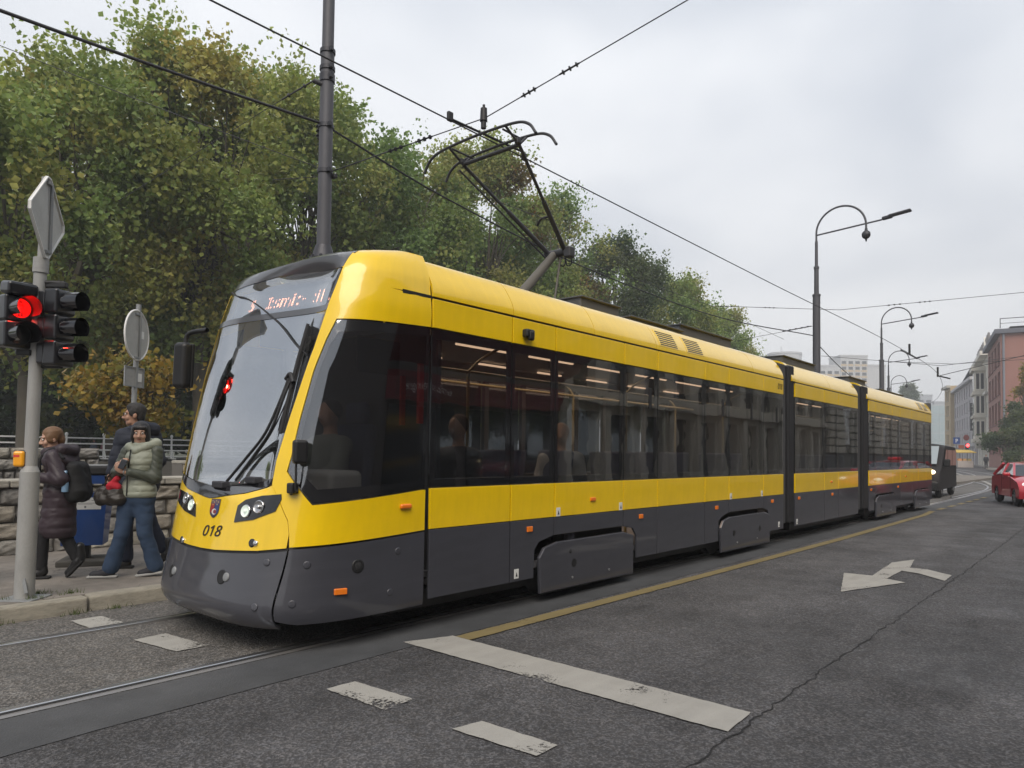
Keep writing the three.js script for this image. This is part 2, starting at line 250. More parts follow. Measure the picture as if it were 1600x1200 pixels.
// ---------- pavement on the left with kerb stones ----------
const pavTex = tex(1024, 1024, (u, v) => { const n = fbm(u * 5, v * 5, 6, 5, 41), m = fbm(u * 26, v * 26, 4, 26, 47), g = LAT[(Math.floor(u * 1024) * 97 + Math.floor(v * 1024) * 4517) & 65535], cr = Math.abs(fbm(u * 4, v * 4, 5, 4, 53) - 0.5); let k = 0.20 * (0.5 + 0.75 * n + 0.35 * (m - 0.5) + 0.22 * (g - 0.5)); if (cr < 0.0045) k *= 0.5; return [k * 1.08, k * 0.97, k * 0.85]; });
const pav = new THREE.MeshStandardMaterial({ map: pavTex, roughness: 0.9, bumpMap: asphaltTex.bmp, bumpScale: 0.002 });
{
  const g = box(3.3, 0.3, 70, -8.62, -0.03, -29); const uv = g.attributes.uv, p = g.attributes.position; for (let i = 0; i < p.count; i++) uv.setXY(i, p.getX(i) / 2.3, p.getZ(i) / 2.3); struct('pavement', g, pav);
  const kerbMat = new THREE.MeshStandardMaterial({ map: tex(512, 512, (u, v) => { const n = fbm(u * 7, v * 7, 5, 7, 61), m = fbm(u * 40, v * 40, 3, 40, 67); const k = 0.45 * (0.60 + 0.6 * n + 0.3 * (m - 0.5)); return [k * 1.05, k * 0.97, k * 0.80]; }), roughness: 0.9, bumpMap: asphaltTex.bmp, bumpScale: 0.004 });
  const kerb = new THREE.Group(); kerb.name = 'kerb'; kerb.userData = { kind: 'structure' }; scene.add(kerb);
  const r = rng(31), variants = [0, 1, 2].map(s => { const q = new RoundedBoxGeometry(0.15, 0.30, 0.985, 3, 0.025), p = q.attributes.position; for (let i = 0; i < p.count; i++) { const n = fbm(p.getZ(i) * 5 + s * 9, p.getY(i) * 9 + p.getX(i) * 9, 3) - 0.5; if (p.getY(i) > 0.05) p.setXYZ(i, p.getX(i) + n * 0.02, p.getY(i) + n * 0.016, p.getZ(i)); } q.computeVertexNormals(); return q; });
  for (let i = 0; i < 22; i++) { const m = part(kerb, i ? `kerb_stone_${String(i).padStart(3, '0')}` : 'kerb_stone', variants[i % 3], kerbMat); const z = 2.2 - i; m.position.set(-6.865 + 0.02 * (r() - 0.5) + 0.05 * sst(-3, 1, z), -0.022 + 0.008 * r(), z); m.rotation.y = 0.012 * (r() - 0.5); }
}
// grass tufts in the kerb joints
{
  const blades = [], r = rng(3), spots = [[-7.15, -1.72, 50], [-7.02, -1.95, 40], [-7.25, -2.05, 50], [-7.1, -2.25, 40], [-6.76, -1.62, 50], [-6.76, -2.18, 40], [-6.76, -2.5, 30], [-6.76, -1.3, 50], [-9.85, -3.2, 60], [-9.9, -4.4, 90], [-9.88, -5.0, 60]];
  for (const [x, z, n] of spots) for (let i = 0; i < n; i++) { const a = r() * 6.28, d = r() * r() * 0.2, h = 0.015 + 0.045 * r(), w = 0.004, y = x < -6.78 ? 0.118 : 0.0, px = x + Math.cos(a) * d * 0.45, pz = z + Math.sin(a) * d; const g = new THREE.BufferGeometry(); const lx = (r() - 0.5) * 0.05, lz = (r() - 0.5) * 0.05; g.setAttribute('position', new THREE.Float32BufferAttribute([px - w, y, pz, px + w, y, pz - w, px + lx, y + h, pz + lz], 3)); g.computeVertexNormals(); blades.push(g); }
  const m = shade(new THREE.Mesh(mg(blades), std([0.055, 0.075, 0.018], 0.8, { side: THREE.DoubleSide }))); m.name = 'grass_tufts'; m.userData = { kind: 'stuff', label: 'small green grass tufts growing along the kerb and the pole foot', category: 'grass' }; scene.add(m);
}
// park ground and river quay beyond the walls
const parkMat = std([0.035, 0.04, 0.018], 0.95, { map: speckTex });
struct('park_ground', box(110, 0.6, 190, -93, 0.45, -40), parkMat);
struct('riverbank', box(26, 0.5, 190, -25, -1.2, -40), std([0.04, 0.045, 0.03], 0.9));
struct('quay_walk', box(5, 0.9, 120, -37.6, 0.30, -20), std([0.20, 0.18, 0.15], 0.9, { map: speckTex }));
// ---------- stone walls ----------
{
  const stoneTex = tex(512, 512, (u, v) => { const n = fbm(u * 6, v * 6, 5, 6, 71), m = fbm(u * 34, v * 34, 4, 34, 73); const k = 0.38 * (0.5 + 0.75 * n + 0.55 * (m - 0.5)); return [k * 1.02, k * 0.97, k * 0.88]; });
  const tones = [[1.1, 1.1, 1.1], [1.4, 1.38, 1.3], [0.9, 0.9, 0.92], [1.25, 1.18, 1.08]].map(c => new THREE.MeshStandardMaterial({ map: stoneTex, color: C(...c), roughness: 0.95, bumpMap: asphaltTex.bmp, bumpScale: 0.006 }));
  const mortar = std([0.13, 0.12, 0.105], 0.95);
  const rough = s => { const g = new THREE.BoxGeometry(1, 1, 1, 2, 9, 9), p = g.attributes.position; for (let i = 0; i < p.count; i++) { const x = p.getX(i), y = p.getY(i), z = p.getZ(i); const e = Math.min(0.5 - Math.abs(y), 0.5 - Math.abs(z)) * 9; const n = fbm(y * 3.1 + s * 13, z * 3.7 + s * 7, 3) + 0.35 * vn(y * 11 + s, z * 11); p.setXYZ(i, x > 0.2 ? x + clamp(e) * (0.05 + 1.0 * n) : x, y * (1 - 0.16 * vn(z * 2.2 + s * 3, 3)), z * (1 - 0.12 * vn(y * 2.2 + s * 5, 5))); } g.computeVertexNormals(); return g; };
  const variants = [1, 2, 3, 4, 5, 6].map(rough);
  function wall(name, label, x, z0, z1, y0, y1, depth, rows, wmin, wmax, cope, seed) {
    const t = thing(name, label, 'wall', [x, 0, (z0 + z1) / 2]); const zc = (z0 + z1) / 2, r = rng(seed); let n = 0;
    part(t, 'mortar_core', box(depth, y1 - y0, z0 - z1, -depth / 2, (y0 + y1) / 2, 0), mortar);
    const hs = []; let tot = 0; for (let k = 0; k < rows; k++) { const h = 0.8 + 0.5 * r(); hs.push(h); tot += h; } let y = y0;
    for (const h0 of hs) { const h = h0 / tot * (y1 - y0); let z = z0; while (z > z1 + 0.05) { let w = Math.min(z - z1, lerp(wmin, wmax, r())); if (z - w - z1 < wmin * 0.5) w = z - z1; const m = part(t, n ? `stone_${String(n).padStart(3, '0')}` : 'stone', variants[Math.floor(r() * 6)], tones[Math.floor(r() * 4)]); n++; m.scale.set(0.045 + 0.02 * r(), h - 0.008, w - 0.008); m.position.set(-0.012 + 0.012 * r(), y + h / 2, z - w / 2 - zc); z -= w; } y += h; }
    if (cope) { let z = z0, k = 0; while (z > z1) { const w = Math.min(z - z1, 0.9); part(t, k ? `coping_stone_${String(k).padStart(3, '0')}` : 'coping_stone', rbox(depth + 0.14, cope, w - 0.012, -depth / 2 + 0.02, y1 + cope / 2, z - w / 2 - zc, 0.02), tones[1]); z -= w; k++; } }
    return t;
  }
  wall('stone_wall', 'rough stone wall of large blocks behind the litter bin, along the pavement', -10.1, 0.2, -9.0, 0.1, 0.92, 0.45, 4, 0.2, 0.5, 0.09, 11);
  wall('parapet_wall', 'pale parapet of small stones standing behind the lower wall at the left edge', -11.3, 0.6, -3.9, 0.3, 1.40, 0.4, 6, 0.12, 0.32, 0, 12);
  wall('rubble_wall', 'low wall of small squared stones between lower wall and white railing', -12.4, -5.6, -10.0, 0.3, 1.14, 0.4, 6, 0.12, 0.3, 0.06, 13);
}
// ---------- the tram: geometry in (X across from its axis, y, z of the street), then set on its base ----------
const TX = -5.275, TZ = -13;
const tram = thing('tram', 'long yellow and dark grey three-section tram standing at the stop line', 'tram', [TX, 0, TZ]);
const tp = (name, g, m, parent = tram, label) => { g.translate(0, 0, -TZ); return part(parent, name, g, m, label); };
const wavy = tex(512, 512, (u, v) => { const n = fbm(u * 3, v * 3, 4, 3, 81); return [n, n, n]; }, { srgb: false }); wavy.repeat.set(0.45, 0.45);
const grimeTex = tex(512, 512, (u, v) => { const n = fbm(u * 5, v * 5, 5, 5, 83), s = fbm(u * 30, v * 4, 4, 4, 87); const k = 0.86 + 0.14 * n + 0.09 * (s - 0.5); return [k, k, k]; });
const skirtTex = tex(1024, 1024, (u, v) => { const n = fbm(u * 5, v * 5, 5, 5, 91), sc = fbm(u * 3, v * 24, 5, 3, 93); let k = 0.85 + 0.2 * n; if (sc > 0.62) k += (sc - 0.62) * 6.0; return [k, k, k * 1.01]; });
const Y = {
  yellow: phy([0.93, 0.615, 0.0], 0.35, { map: grimeTex, clearcoat: 0.9, clearcoatRoughness: 0.05, bumpMap: wavy, bumpScale: 0.0035 }),
  grey: phy([0.044, 0.045, 0.056], 0.5, { map: skirtTex, clearcoat: 0.9, clearcoatRoughness: 0.07, bumpMap: wavy, bumpScale: 0.007 }),
  header: phy([0.06, 0.062, 0.068], 0.3, { clearcoat: 0.8, clearcoatRoughness: 0.08 }),
  wind: glass([0.72, 0.74, 0.75], 1.6), coat: std([0.86, 0.89, 0.92], 0.0, { metalness: 1, transparent: true, opacity: 0.50 }), pane: std([0.92, 0.92, 0.92], 0.0, { metalness: 1, transparent: true, opacity: 0.22 }), tint: glass([0.38, 0.385, 0.39], 1.5), farPane: glass([0.42, 0.44, 0.45], 1.5), frit: phy([0.007, 0.007, 0.008], 0.2, { clearcoat: 0.7, clearcoatRoughness: 0.02 }),
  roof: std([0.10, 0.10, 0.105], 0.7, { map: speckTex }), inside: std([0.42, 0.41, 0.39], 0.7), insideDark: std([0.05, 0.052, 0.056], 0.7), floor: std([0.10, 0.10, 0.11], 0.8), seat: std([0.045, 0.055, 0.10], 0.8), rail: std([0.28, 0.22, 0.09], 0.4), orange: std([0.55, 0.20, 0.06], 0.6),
};
Y.pane.bumpMap = wavy; Y.pane.bumpScale = 0.0025;
// cab: superellipse plan, shrinking and leaning back with height
const NY = [0.16, 0.2, 0.3, 0.63, 0.97, 1.1, 1.6, 2.04, 2.54, 2.8, 2.93, 3.0, 3.035], NZ = [-2.60, -2.50, -2.46, -2.53, -2.585, -2.61, -2.71, -2.81, -2.95, -3.03, -3.11, -3.32, -3.6], NW = [1.03, 1.075, 1.085, 1.08, 1.075, 1.075, 1.075, 1.075, 1.075, 1.04, 0.985, 0.93, 0.88];
const interp = (xs, ys, x) => { if (x <= xs[0]) return ys[0]; for (let i = 1; i < xs.length; i++) if (x <= xs[i]) { const t = (x - xs[i - 1]) / (xs[i] - xs[i - 1]); return lerp(ys[i - 1], ys[i], t); } return ys[ys.length - 1]; };
const smoothI = (xs, ys, x) => (interp(xs, ys, x - 0.025) + interp(xs, ys, x) * 2 + interp(xs, ys, x + 0.025)) / 4;
const ZB = -3.95;
const GE = [[1.22, 1.34, 1.68, 2.16, 2.52, 2.80], [34.5, 34.5, 36.5, 39.4, 40.9, 43.4]];
function noseAt(deg, y, off = 0, raw = false) {
  const p = deg * Math.PI / 180, s = Math.abs(Math.sin(p)), c = Math.max(Math.cos(p), 0), zc = smoothI(NY, NZ, y), hw = smoothI(NY, NW, y);
  let lo = 0, hi = 2; for (let i = 0; i < 36; i++) { const r = (lo + hi) / 2; if (Math.pow(r * s, 3.1) + Math.pow(r * c, 5.0) > 1) hi = r; else lo = r; }
  const X = Math.sign(p) * lo * s * hw; let z = ZB + (zc - ZB) * lo * c;
  const w = raw ? 0 : 0.8 * sst(1.06, 1.2, y) * (1 - sst(2.74, 2.95, y)), e = interp(GE[0], GE[1], y);   // the windscreen is flatter than the nose below it
  if (w > 0 && Math.abs(deg) < e) z = lerp(z, noseAt(e, y, 0, true)[2], w) - 0.20 * X * w * (1 - Math.pow(Math.abs(deg) / e, deg < 0 ? 2.2 : 5));
  if (!off) return [X, y, z];
  const a = noseAt(deg + 0.5, y), b = noseAt(deg - 0.5, y), u = noseAt(deg, y + 0.01), d = noseAt(deg, y - 0.01);
  const n = V(a[0] - b[0], a[1] - b[1], a[2] - b[2]).cross(V(u[0] - d[0], u[1] - d[1], u[2] - d[2])).normalize();
  return [X + n.x * off, y + n.y * off, z + n.z * off];
}
const nose = (poly, off = 0, du = 1.5, dv = 0.04) => { const g = patch(poly, (u, v) => noseAt(u, v, off), du, dv); g.userData.degrees = true; return g; };
const metres = g => { const uv = g.attributes.uv; for (let i = 0; i < uv.count; i++) uv.setX(i, uv.getX(i) / 45); return g; };
const mirP = poly => poly.map(([u, v]) => [-u, v]).reverse();
const bothHalves = poly => [...poly, ...mirP(poly)];   // right half listed from bottom centre round to top centre
const T20 = g => thick(metres(g), 0.02);
// bumper and nose cap
tp('bumper', T20(nose(bothHalves([[0, 0.16], [20, 0.16], [41.2, 0.17], [41.4, 0.38], [42.3, 0.56], [42.9, 0.715], [33.1, 0.69], [11.4, 0.66], [0, 0.655]]))), Y.grey);
tp('bumper_lip', nose(bothHalves([[0, 0.655], [11.4, 0.66], [33.1, 0.69], [42.9, 0.715], [42.9, 0.735], [33.1, 0.71], [11.4, 0.68], [0, 0.675]]), -0.012), M.black);
tp('nose_panel', T20(nose(bothHalves([[0, 0.675], [11.4, 0.68], [33.1, 0.71], [42.5, 0.735], [42.7, 0.83], [41.8, 0.92], [38.5, 1.045], [34.9, 1.165], [22.6, 1.095], [3.7, 1.045], [0, 1.04]]))), Y.yellow);
tp('windscreen_cowl', T20(nose(bothHalves([[0, 1.046], [3.7, 1.05], [22.6, 1.10], [34.6, 1.172], [34.6, 1.215], [22.6, 1.175], [3.7, 1.13], [0, 1.125]]), 0.002)), M.blackGloss);
const wsPoly = bothHalves([[0, 1.13], [3.7, 1.135], [22.6, 1.18], [34.5, 1.22], [34.5, 1.34], [36.5, 1.68], [39.4, 2.16], [40.9, 2.52], [43.4, 2.80], [0, 2.83]]);
const wsM = tp('windscreen', nose(wsPoly, -0.004), Y.coat); tp('windscreen_glass', nose(wsPoly, -0.02), Y.wind, wsM);
tp('windscreen_header', T20(nose(bothHalves([[0, 2.835], [43.4, 2.805], [45.2, 2.93], [46.5, 3.03], [0, 3.03]]))), Y.header);
for (const s of [1, -1]) {
  const f = poly => s > 0 ? poly : mirP(poly);
  tp('windscreen_border', nose(f([[31.5, 1.22], [34.5, 1.22], [34.5, 1.34], [36.5, 1.68], [39.4, 2.16], [40.9, 2.52], [43.4, 2.80], [40.5, 2.80], [38.7, 2.52], [37.2, 2.16], [34.4, 1.68], [32.3, 1.34]]), -0.001), Y.header);
  {
    const pieces = [[[43.3, 0.74], [84.4, 0.80], [84.4, 1.115], [83, 1.115], [47.9, 1.03], [38.9, 1.262], [34.6, 1.34], [34.7, 1.172], [38.6, 1.05], [41.9, 0.925], [42.8, 0.83]],
      [[34.6, 1.34], [38.9, 1.262], [39.4, 1.36], [40.0, 1.66], [41.2, 1.99], [43.0, 2.23], [44.9, 2.385], [41.0, 2.52], [39.5, 2.16], [36.6, 1.68]],
      [[41.0, 2.52], [44.9, 2.385], [61.3, 2.395], [84.4, 2.415], [84.4, 2.648], [79, 2.645], [62, 2.664], [42.3, 2.664]],
      [[42.3, 2.664], [62, 2.664], [79, 2.667], [84.4, 2.668], [84.4, 3.03], [46.6, 3.03], [45.3, 2.93], [43.5, 2.80]]].map(p => nose(f(p), 0, 1.2));
    const all = mergeVertices(mergeGeometries(pieces), 1e-4); all.computeVertexNormals();
    tp('cab_side', T20(all), Y.yellow);
  }
  const cabWin = tp('cab_window', metres(nose(f([[48.0, 1.04], [83, 1.125], [84.4, 1.125], [84.4, 2.405], [61.3, 2.385], [45.1, 2.375], [43.2, 2.22], [41.4, 1.98], [40.2, 1.65], [39.2, 1.27]]), -0.006, 2)), Y.pane);
  tp('window_tint', nose(f([[48.0, 1.04], [83, 1.125], [84.4, 1.125], [84.4, 2.405], [61.3, 2.385], [45.1, 2.375], [43.2, 2.22], [41.4, 1.98], [40.2, 1.65], [39.2, 1.27]]), -0.022, 2), Y.tint, cabWin);
  for (const b of [[[83, 1.12], [84.4, 1.12], [84.4, 2.41], [82.6, 2.41]], [[43.0, 2.22], [45.0, 2.385], [84.4, 2.41], [84.4, 2.34], [46.4, 2.29], [44.8, 2.2]], [[39.2, 1.27], [48, 1.04], [84.4, 1.12], [84.4, 1.19], [48.6, 1.14], [41, 1.31], [41.8, 1.65], [42.8, 1.97], [44.6, 2.2], [43.0, 2.22], [41.3, 1.98], [40.1, 1.65]]]) tp('window_border', nose(f(b), -0.011, 2), Y.frit);
  tp('cab_skirt', T20(nose(f([[43.4, 0.725], [42.9, 0.56], [42.0, 0.38], [41.8, 0.24], [47, 0.21], [84.4, 0.215], [84.4, 0.785]]))), Y.grey);
}
tp('display_strip', nose([[-39.5, 2.47], [39.5, 2.47], [40.0, 2.52], [-40.0, 2.52]], 0.001), Y.header);
// route display behind the glass: broken strokes of amber lamps, as a shutter catches them
{
  const cv = document.createElement('canvas'); cv.width = 1024; cv.height = 192; const c = cv.getContext('2d'); c.fillStyle = '#000'; c.fillRect(0, 0, 1024, 192);
  c.fillStyle = '#ffa27a'; c.font = 'bold 104px sans-serif'; c.fillText('5', 230, 132); c.fillText('I:smic', 400, 132); c.fillText('-', 700, 126); c.fillText(':ili.', 780, 132);
  c.fillStyle = '#000'; const r = rng(8); for (let x = 0; x < 1024; x += 8) { c.fillRect(x + 4, 0, 4, 192); if (r() < 0.38) c.fillRect(x, 0, 5, 192); } for (let y = 0; y < 192; y += 9) c.fillRect(0, y, 1024, 3);
  const t = new THREE.CanvasTexture(cv); t.colorSpace = THREE.SRGBColorSpace;
  const g = nose([[-38, 2.53], [38, 2.53], [38, 2.79], [-38, 2.79]], -0.07); const uv = g.attributes.uv; for (let i = 0; i < uv.count; i++) uv.setXY(i, (uv.getX(i) + 38) / 76, (uv.getY(i) - 2.53) / 0.26);
  tp('route_display', g, new THREE.MeshStandardMaterial({ color: C(0.03, 0.032, 0.036), roughness: 0.4, emissive: C(1, 1, 1), emissiveMap: t, emissiveIntensity: 8 }));
}
// headlamps
{
  const lens = glass([0.9, 0.9, 0.9], 1.5), bowl = std([0.5, 0.5, 0.5], 0.25, { metalness: 0.9 }), glow = std([0.7, 0.75, 0.7], 0.3, { emissive: C(0.8, 1, 0.85), emissiveIntensity: 0.1 });
  for (const [poly, spots] of [[[[20.9, 0.89], [30, 0.92], [37.7, 0.985], [39.0, 1.07], [38.6, 1.105], [31.9, 1.088], [25, 1.055], [21.4, 1.01]], [[26.3, 0.975, 1], [31.6, 1.01, 0]]], [[[-8.6, 0.89], [-20, 0.925], [-33, 1.0], [-34, 1.085], [-26, 1.075], [-15.2, 1.045], [-10.3, 0.98]].reverse(), [[-13.5, 0.975, 1], [-20, 1.02, 0]]]]) {
    const h = tp('headlight', thick(nose(poly, 0.006, 1, 0.02), 0.02), M.blackGloss);
    for (const [u, v, on] of spots) {
      const p = noseAt(u, v, 0.004), q = noseAt(u, v, 0.03), n = V(q[0] - p[0], q[1] - p[1], q[2] - p[2]).normalize();
      const turn = new THREE.Quaternion().setFromUnitVectors(V(0, 1, 0), n);
      const set = (g, d) => g.applyQuaternion(turn).translate(p[0] + n.x * d, p[1] + n.y * d, p[2] + n.z * d);
      tp('lamp_ring', set(new THREE.TorusGeometry(0.042, 0.006, 8, 24).rotateX(Math.PI / 2), 0.006), M.chrome, h);
      tp('lamp_bowl', set(new THREE.LatheGeometry([[0.001, 0.001], [0.02, 0.002], [0.036, 0.007], [0.042, 0.012]].map(a => new THREE.Vector2(...a)), 20), 0.002), on ? glow : bowl, h);
      tp('lamp_lens', set(sph(0.015, 0, 0.007, 0, 1, 0.6, 1), 0.004), on ? glow : M.chrome, h);
    }
  }
}
const decal = (w, h, draw) => { const cv = document.createElement('canvas'); cv.width = w; cv.height = h; draw(cv.getContext('2d'), w, h); const t = new THREE.CanvasTexture(cv); t.colorSpace = THREE.SRGBColorSpace; return t; };
const num018 = decal(256, 128, (c, w, h) => { c.clearRect(0, 0, w, h); c.fillStyle = '#2b211c'; c.font = 'italic 104px sans-serif'; c.textAlign = 'center'; c.lineWidth = 4; c.strokeStyle = '#2b211c'; c.save(); c.translate(128, 100); c.scale(1.12, 1.08); c.fillText('018', 0, 0); c.strokeText('018', 0, 0); c.restore(); });
const numMat = new THREE.MeshStandardMaterial({ map: num018, alphaTest: 0.5, roughness: 0.4 });
{ const g = nose([[-3.2, 0.735], [15.8, 0.755], [15.8, 0.875], [-3.2, 0.855]], 0.003, 1, 0.03); const uv = g.attributes.uv; for (let i = 0; i < uv.count; i++) { const u = (uv.getX(i) + 3.2) / 19; uv.setXY(i, u, 1 - (1 - (uv.getY(i) - 0.735 - 0.02 * u) / 0.12)); } tp('fleet_number', g, numMat, tram, 'dark number 018 on the nose'); }
{ // crest: red and blue shield
  const crest = decal(128, 192, (c, w, h) => { c.clearRect(0, 0, w, h); const path = () => { c.beginPath(); c.moveTo(6, 4); c.lineTo(122, 4); c.lineTo(122, 118); c.quadraticCurveTo(116, 165, 64, 188); c.quadraticCurveTo(12, 165, 6, 118); c.closePath(); }; path(); c.fillStyle = '#30304a'; c.fill(); c.save(); path(); c.clip(); c.fillStyle = '#8c1f1d'; c.fillRect(0, 0, 58, 140); c.fillStyle = '#2b3a6b'; c.fillRect(66, 0, 62, 140); c.fillStyle = '#5b4a58'; c.fillRect(0, 0, 128, 52); c.fillStyle = '#b9a86a'; for (const [x, y] of [[22, 24], [46, 36], [72, 22], [98, 32], [34, 62], [88, 58]]) { c.beginPath(); c.arc(x, y, 6, 0, 7); c.fill(); } c.fillStyle = '#c9c5bd'; c.beginPath(); c.arc(64, 128, 30, 0, 7); c.fill(); c.fillStyle = '#7d2f33'; c.beginPath(); c.arc(74, 128, 20, 0, 7); c.fill(); c.restore(); path(); c.lineWidth = 5; c.strokeStyle = '#1c1a22'; c.stroke(); });
  const g = nose([[2.0, 0.90], [9.6, 0.905], [9.6, 1.045], [2.0, 1.04]], 0.003, 1, 0.03); const uv = g.attributes.uv; for (let i = 0; i < uv.count; i++) uv.setXY(i, (uv.getX(i) - 2) / 7.6, (uv.getY(i) - 0.90) / 0.145); tp('crest', g, new THREE.MeshStandardMaterial({ map: crest, alphaTest: 0.5, roughness: 0.4 }), tram, 'small red and blue shield with a pale roundel');
}
const disc = (u, v, r, depth, mat, name, off = 0.002) => { const p = noseAt(u, v, off), q = noseAt(u, v, off + 0.05), n = V(q[0] - p[0], q[1] - p[1], q[2] - p[2]).normalize(); const g = new THREE.LatheGeometry([[0.0001, depth], [r * 0.8, depth], [r, depth * 0.4], [r, -0.004]].map(a => new THREE.Vector2(...a)), 20); g.applyQuaternion(new THREE.Quaternion().setFromUnitVectors(V(0, 1, 0), n)).translate(...p); return tp(name, g, mat); };
for (const [u, v] of [[19.5, 0.505], [-20.5, 0.46]]) { disc(u, v, 0.052, 0.003, M.black, 'tow_hole'); disc(u + 2.6, v + 0.004, 0.032, 0.010, M.galv, 'tow_pin'); }
for (const [u, v] of [[31.0, 0.76], [-17.5, 0.70]]) { disc(u, v, 0.03, 0.004, M.blackGloss, 'sensor_recess'); disc(u + 1.6, v, 0.02, 0.012, M.chrome, 'parking_sensor'); }
for (const [u, v] of [[37.4, 0.635], [36.2, 0.335], [48.5, 0.62], [46.4, 0.36], [74, 0.66], [72, 0.36]]) disc(u, v, 0.026, 0.005, Y.grey, 'cover_bolt');
disc(61.5, 0.585, 0.05, 0.006, M.black, 'charging_socket'); disc(61.5, 0.585, 0.03, 0.010, M.rubber, 'socket_plug');
// wipers
{
  const on = (u, v, o = 0.03) => noseAt(u, v, o);
  const w = tp('wiper', mg([tube([on(6, 1.16, 0.02), on(14, 1.34), on(23, 1.52, 0.05), on(27, 1.75, 0.05), on(28.6, 1.95, 0.045)], 0.011), tube([on(10.8, 1.17, 0.02), on(19, 1.38), on(26.5, 1.55, 0.05), on(29, 1.78, 0.05), on(30.2, 1.93, 0.045)], 0.011), tube([on(16, 1.30, 0.02), on(24.5, 1.5, 0.03), on(29.5, 1.72, 0.03), on(31.8, 1.88, 0.035)], 0.005), tube([on(27.2, 1.93, 0.05), on(29.8, 1.965, 0.055), on(32.8, 1.90, 0.04)], 0.017, 12), cyl(on(27.5, 1.76, 0.05), on(29.5, 1.76, 0.05), 0.006), cyl(on(27.2, 1.72, 0.05), on(29.2, 1.72, 0.05), 0.006)]), M.black);
  tp('wiper_blade', mg([tube([on(28.4, 2.37, 0.02), on(30.2, 1.99, 0.03), on(31.9, 1.53, 0.02)], 0.014, 20), tube([on(28.4, 2.36, 0.005), on(30.2, 1.99, 0.008), on(31.9, 1.54, 0.005)], 0.01, 20)]), M.rubber, w);
  tp('wiper_pivot', rbox(0.16, 0.05, 0.07, ...on(3, 1.14, 0.01), 0.01), M.darkMetal, w); tp('wiper_pivot', rbox(0.14, 0.05, 0.07, ...on(20, 1.185, 0.01), 0.01), M.darkMetal, w);
}
tp('rear_view_cable', mg([tube([noseAt(-36, 2.8, 0.01), noseAt(-28, 2.74, 0.012), noseAt(-14, 2.66, 0.012), noseAt(10, 2.42, 0.012), noseAt(24, 2.22, 0.012), noseAt(34, 2.12, 0.01)], 0.006, 40)]), M.black);
// mirrors
{
  const p = [-1.20, 2.17, -2.90];
  const m = tp('side_mirror', mg([rbox(0.16, 0.42, 0.11, p[0], p[1], p[2], 0.045, 0, 0.25, -0.05, 4), rbox(0.14, 0.40, 0.03, p[0], p[1], p[2] - 0.05, 0.01, 0, 0.25, -0.05)]), M.black, tram, 'large black mirror on an arm at the far corner of the cab');
  tp('mirror_arm', tube([[-1.20, 2.33, -2.92], [-1.19, 2.44, -2.93], [-1.12, 2.475, -2.96], [-0.95, 2.48, -3.0]], 0.022, 20), M.black, m);
  const b = noseAt(41.5, 1.15, 0.02);
  const n = tp('side_mirror', rbox(0.075, 0.17, 0.10, b[0] + 0.07, 1.405, b[2] - 0.02, 0.025, 0, -0.3, 0, 3), M.black, tram, 'small black mirror on a rod below the cab window');
  tp('mirror_arm', mg([cyl([b[0] + 0.065, 1.14, b[2] + 0.005], [b[0] + 0.065, 1.36, b[2] + 0.005], 0.008), rbox(0.07, 0.075, 0.06, b[0] + 0.02, 1.15, b[2], 0.012), cyl([b[0], 1.11, b[2]], [b[0] + 0.07, 1.14, b[2]], 0.012)]), M.black, n);
}
// body sections
const side = (poly, X0, depth, bevel = 0.004, holes) => { const g = extr(poly.map(([z, y]) => [-z, y]), depth - 2 * bevel, bevel, (holes || []).map(h => h.map(([z, y]) => [-z, y]))); g.rotateY(Math.PI / 2); return g.translate(X0 + bevel, 0, 0); };
const rect = (za, zb, y0, y1) => [[za, y0], [zb, y0], [zb, y1], [za, y1]];
const HWb = 1.075, G = 0.008;
const cuts = [[[-5.19, 0.25], [-5.2, 0.51], [-5.27, 0.58], [-5.49, 0.625], [-6.73, 0.625], [-6.95, 0.59], [-7.03, 0.50], [-7.04, 0.25]], [[-9.16, 0.25], [-9.17, 0.52], [-9.28, 0.58], [-9.49, 0.625], [-10.73, 0.625], [-10.92, 0.58], [-10.98, 0.48], [-10.99, 0.25]], [[-17.05, 0.25], [-17.06, 0.5], [-17.2, 0.58], [-17.4, 0.60], [-18.75, 0.60], [-18.92, 0.55], [-18.98, 0.45], [-18.99, 0.25]], [[-20.85, 0.25], [-20.86, 0.5], [-21.0, 0.57], [-21.25, 0.59], [-22.6, 0.59], [-22.76, 0.54], [-22.82, 0.45], [-22.83, 0.25]]];
const bottomAt = z => { for (const c of cuts) if (z < c[0][0] && z > c[7][0]) return interp(c.map(p => -p[0]), c.map(p => p[1]), -z); return 0.25; };
function lowerPoly(za, zb) {
  const pts = [[za, 0.795], [zb, 0.795], [zb, bottomAt(zb)]];
  const inner = []; for (const c of cuts) for (const p of c) if (p[0] < za - 0.002 && p[0] > zb + 0.002) inner.push(p);
  inner.sort((a, b) => a[0] - b[0]); const keep = inner.map(p => [...p]); pts.push(...keep, [za, bottomAt(za)]); return pts;
}
const bays = { front: [-3.865, -4.85, -5.5, -6.75, -7.5, -8.75, -9.5, -10.75, -11.59], middle: [-12.12, -13.65, -14.5, -15.82], rear: [-16.64, -17.2, -18.7, -19.45, -20.7, -21.45, -22.4, -23.18] };
const coverP = [[1.075, 2.668], [1.068, 2.73], [1.040, 2.80], [0.992, 2.88], [0.945, 2.945], [0.88, 2.995], [0.78, 3.025], [0.6, 3.04]].map(p => new THREE.Vector2(...p));
const coverCurve = new THREE.SplineCurve(coverP);
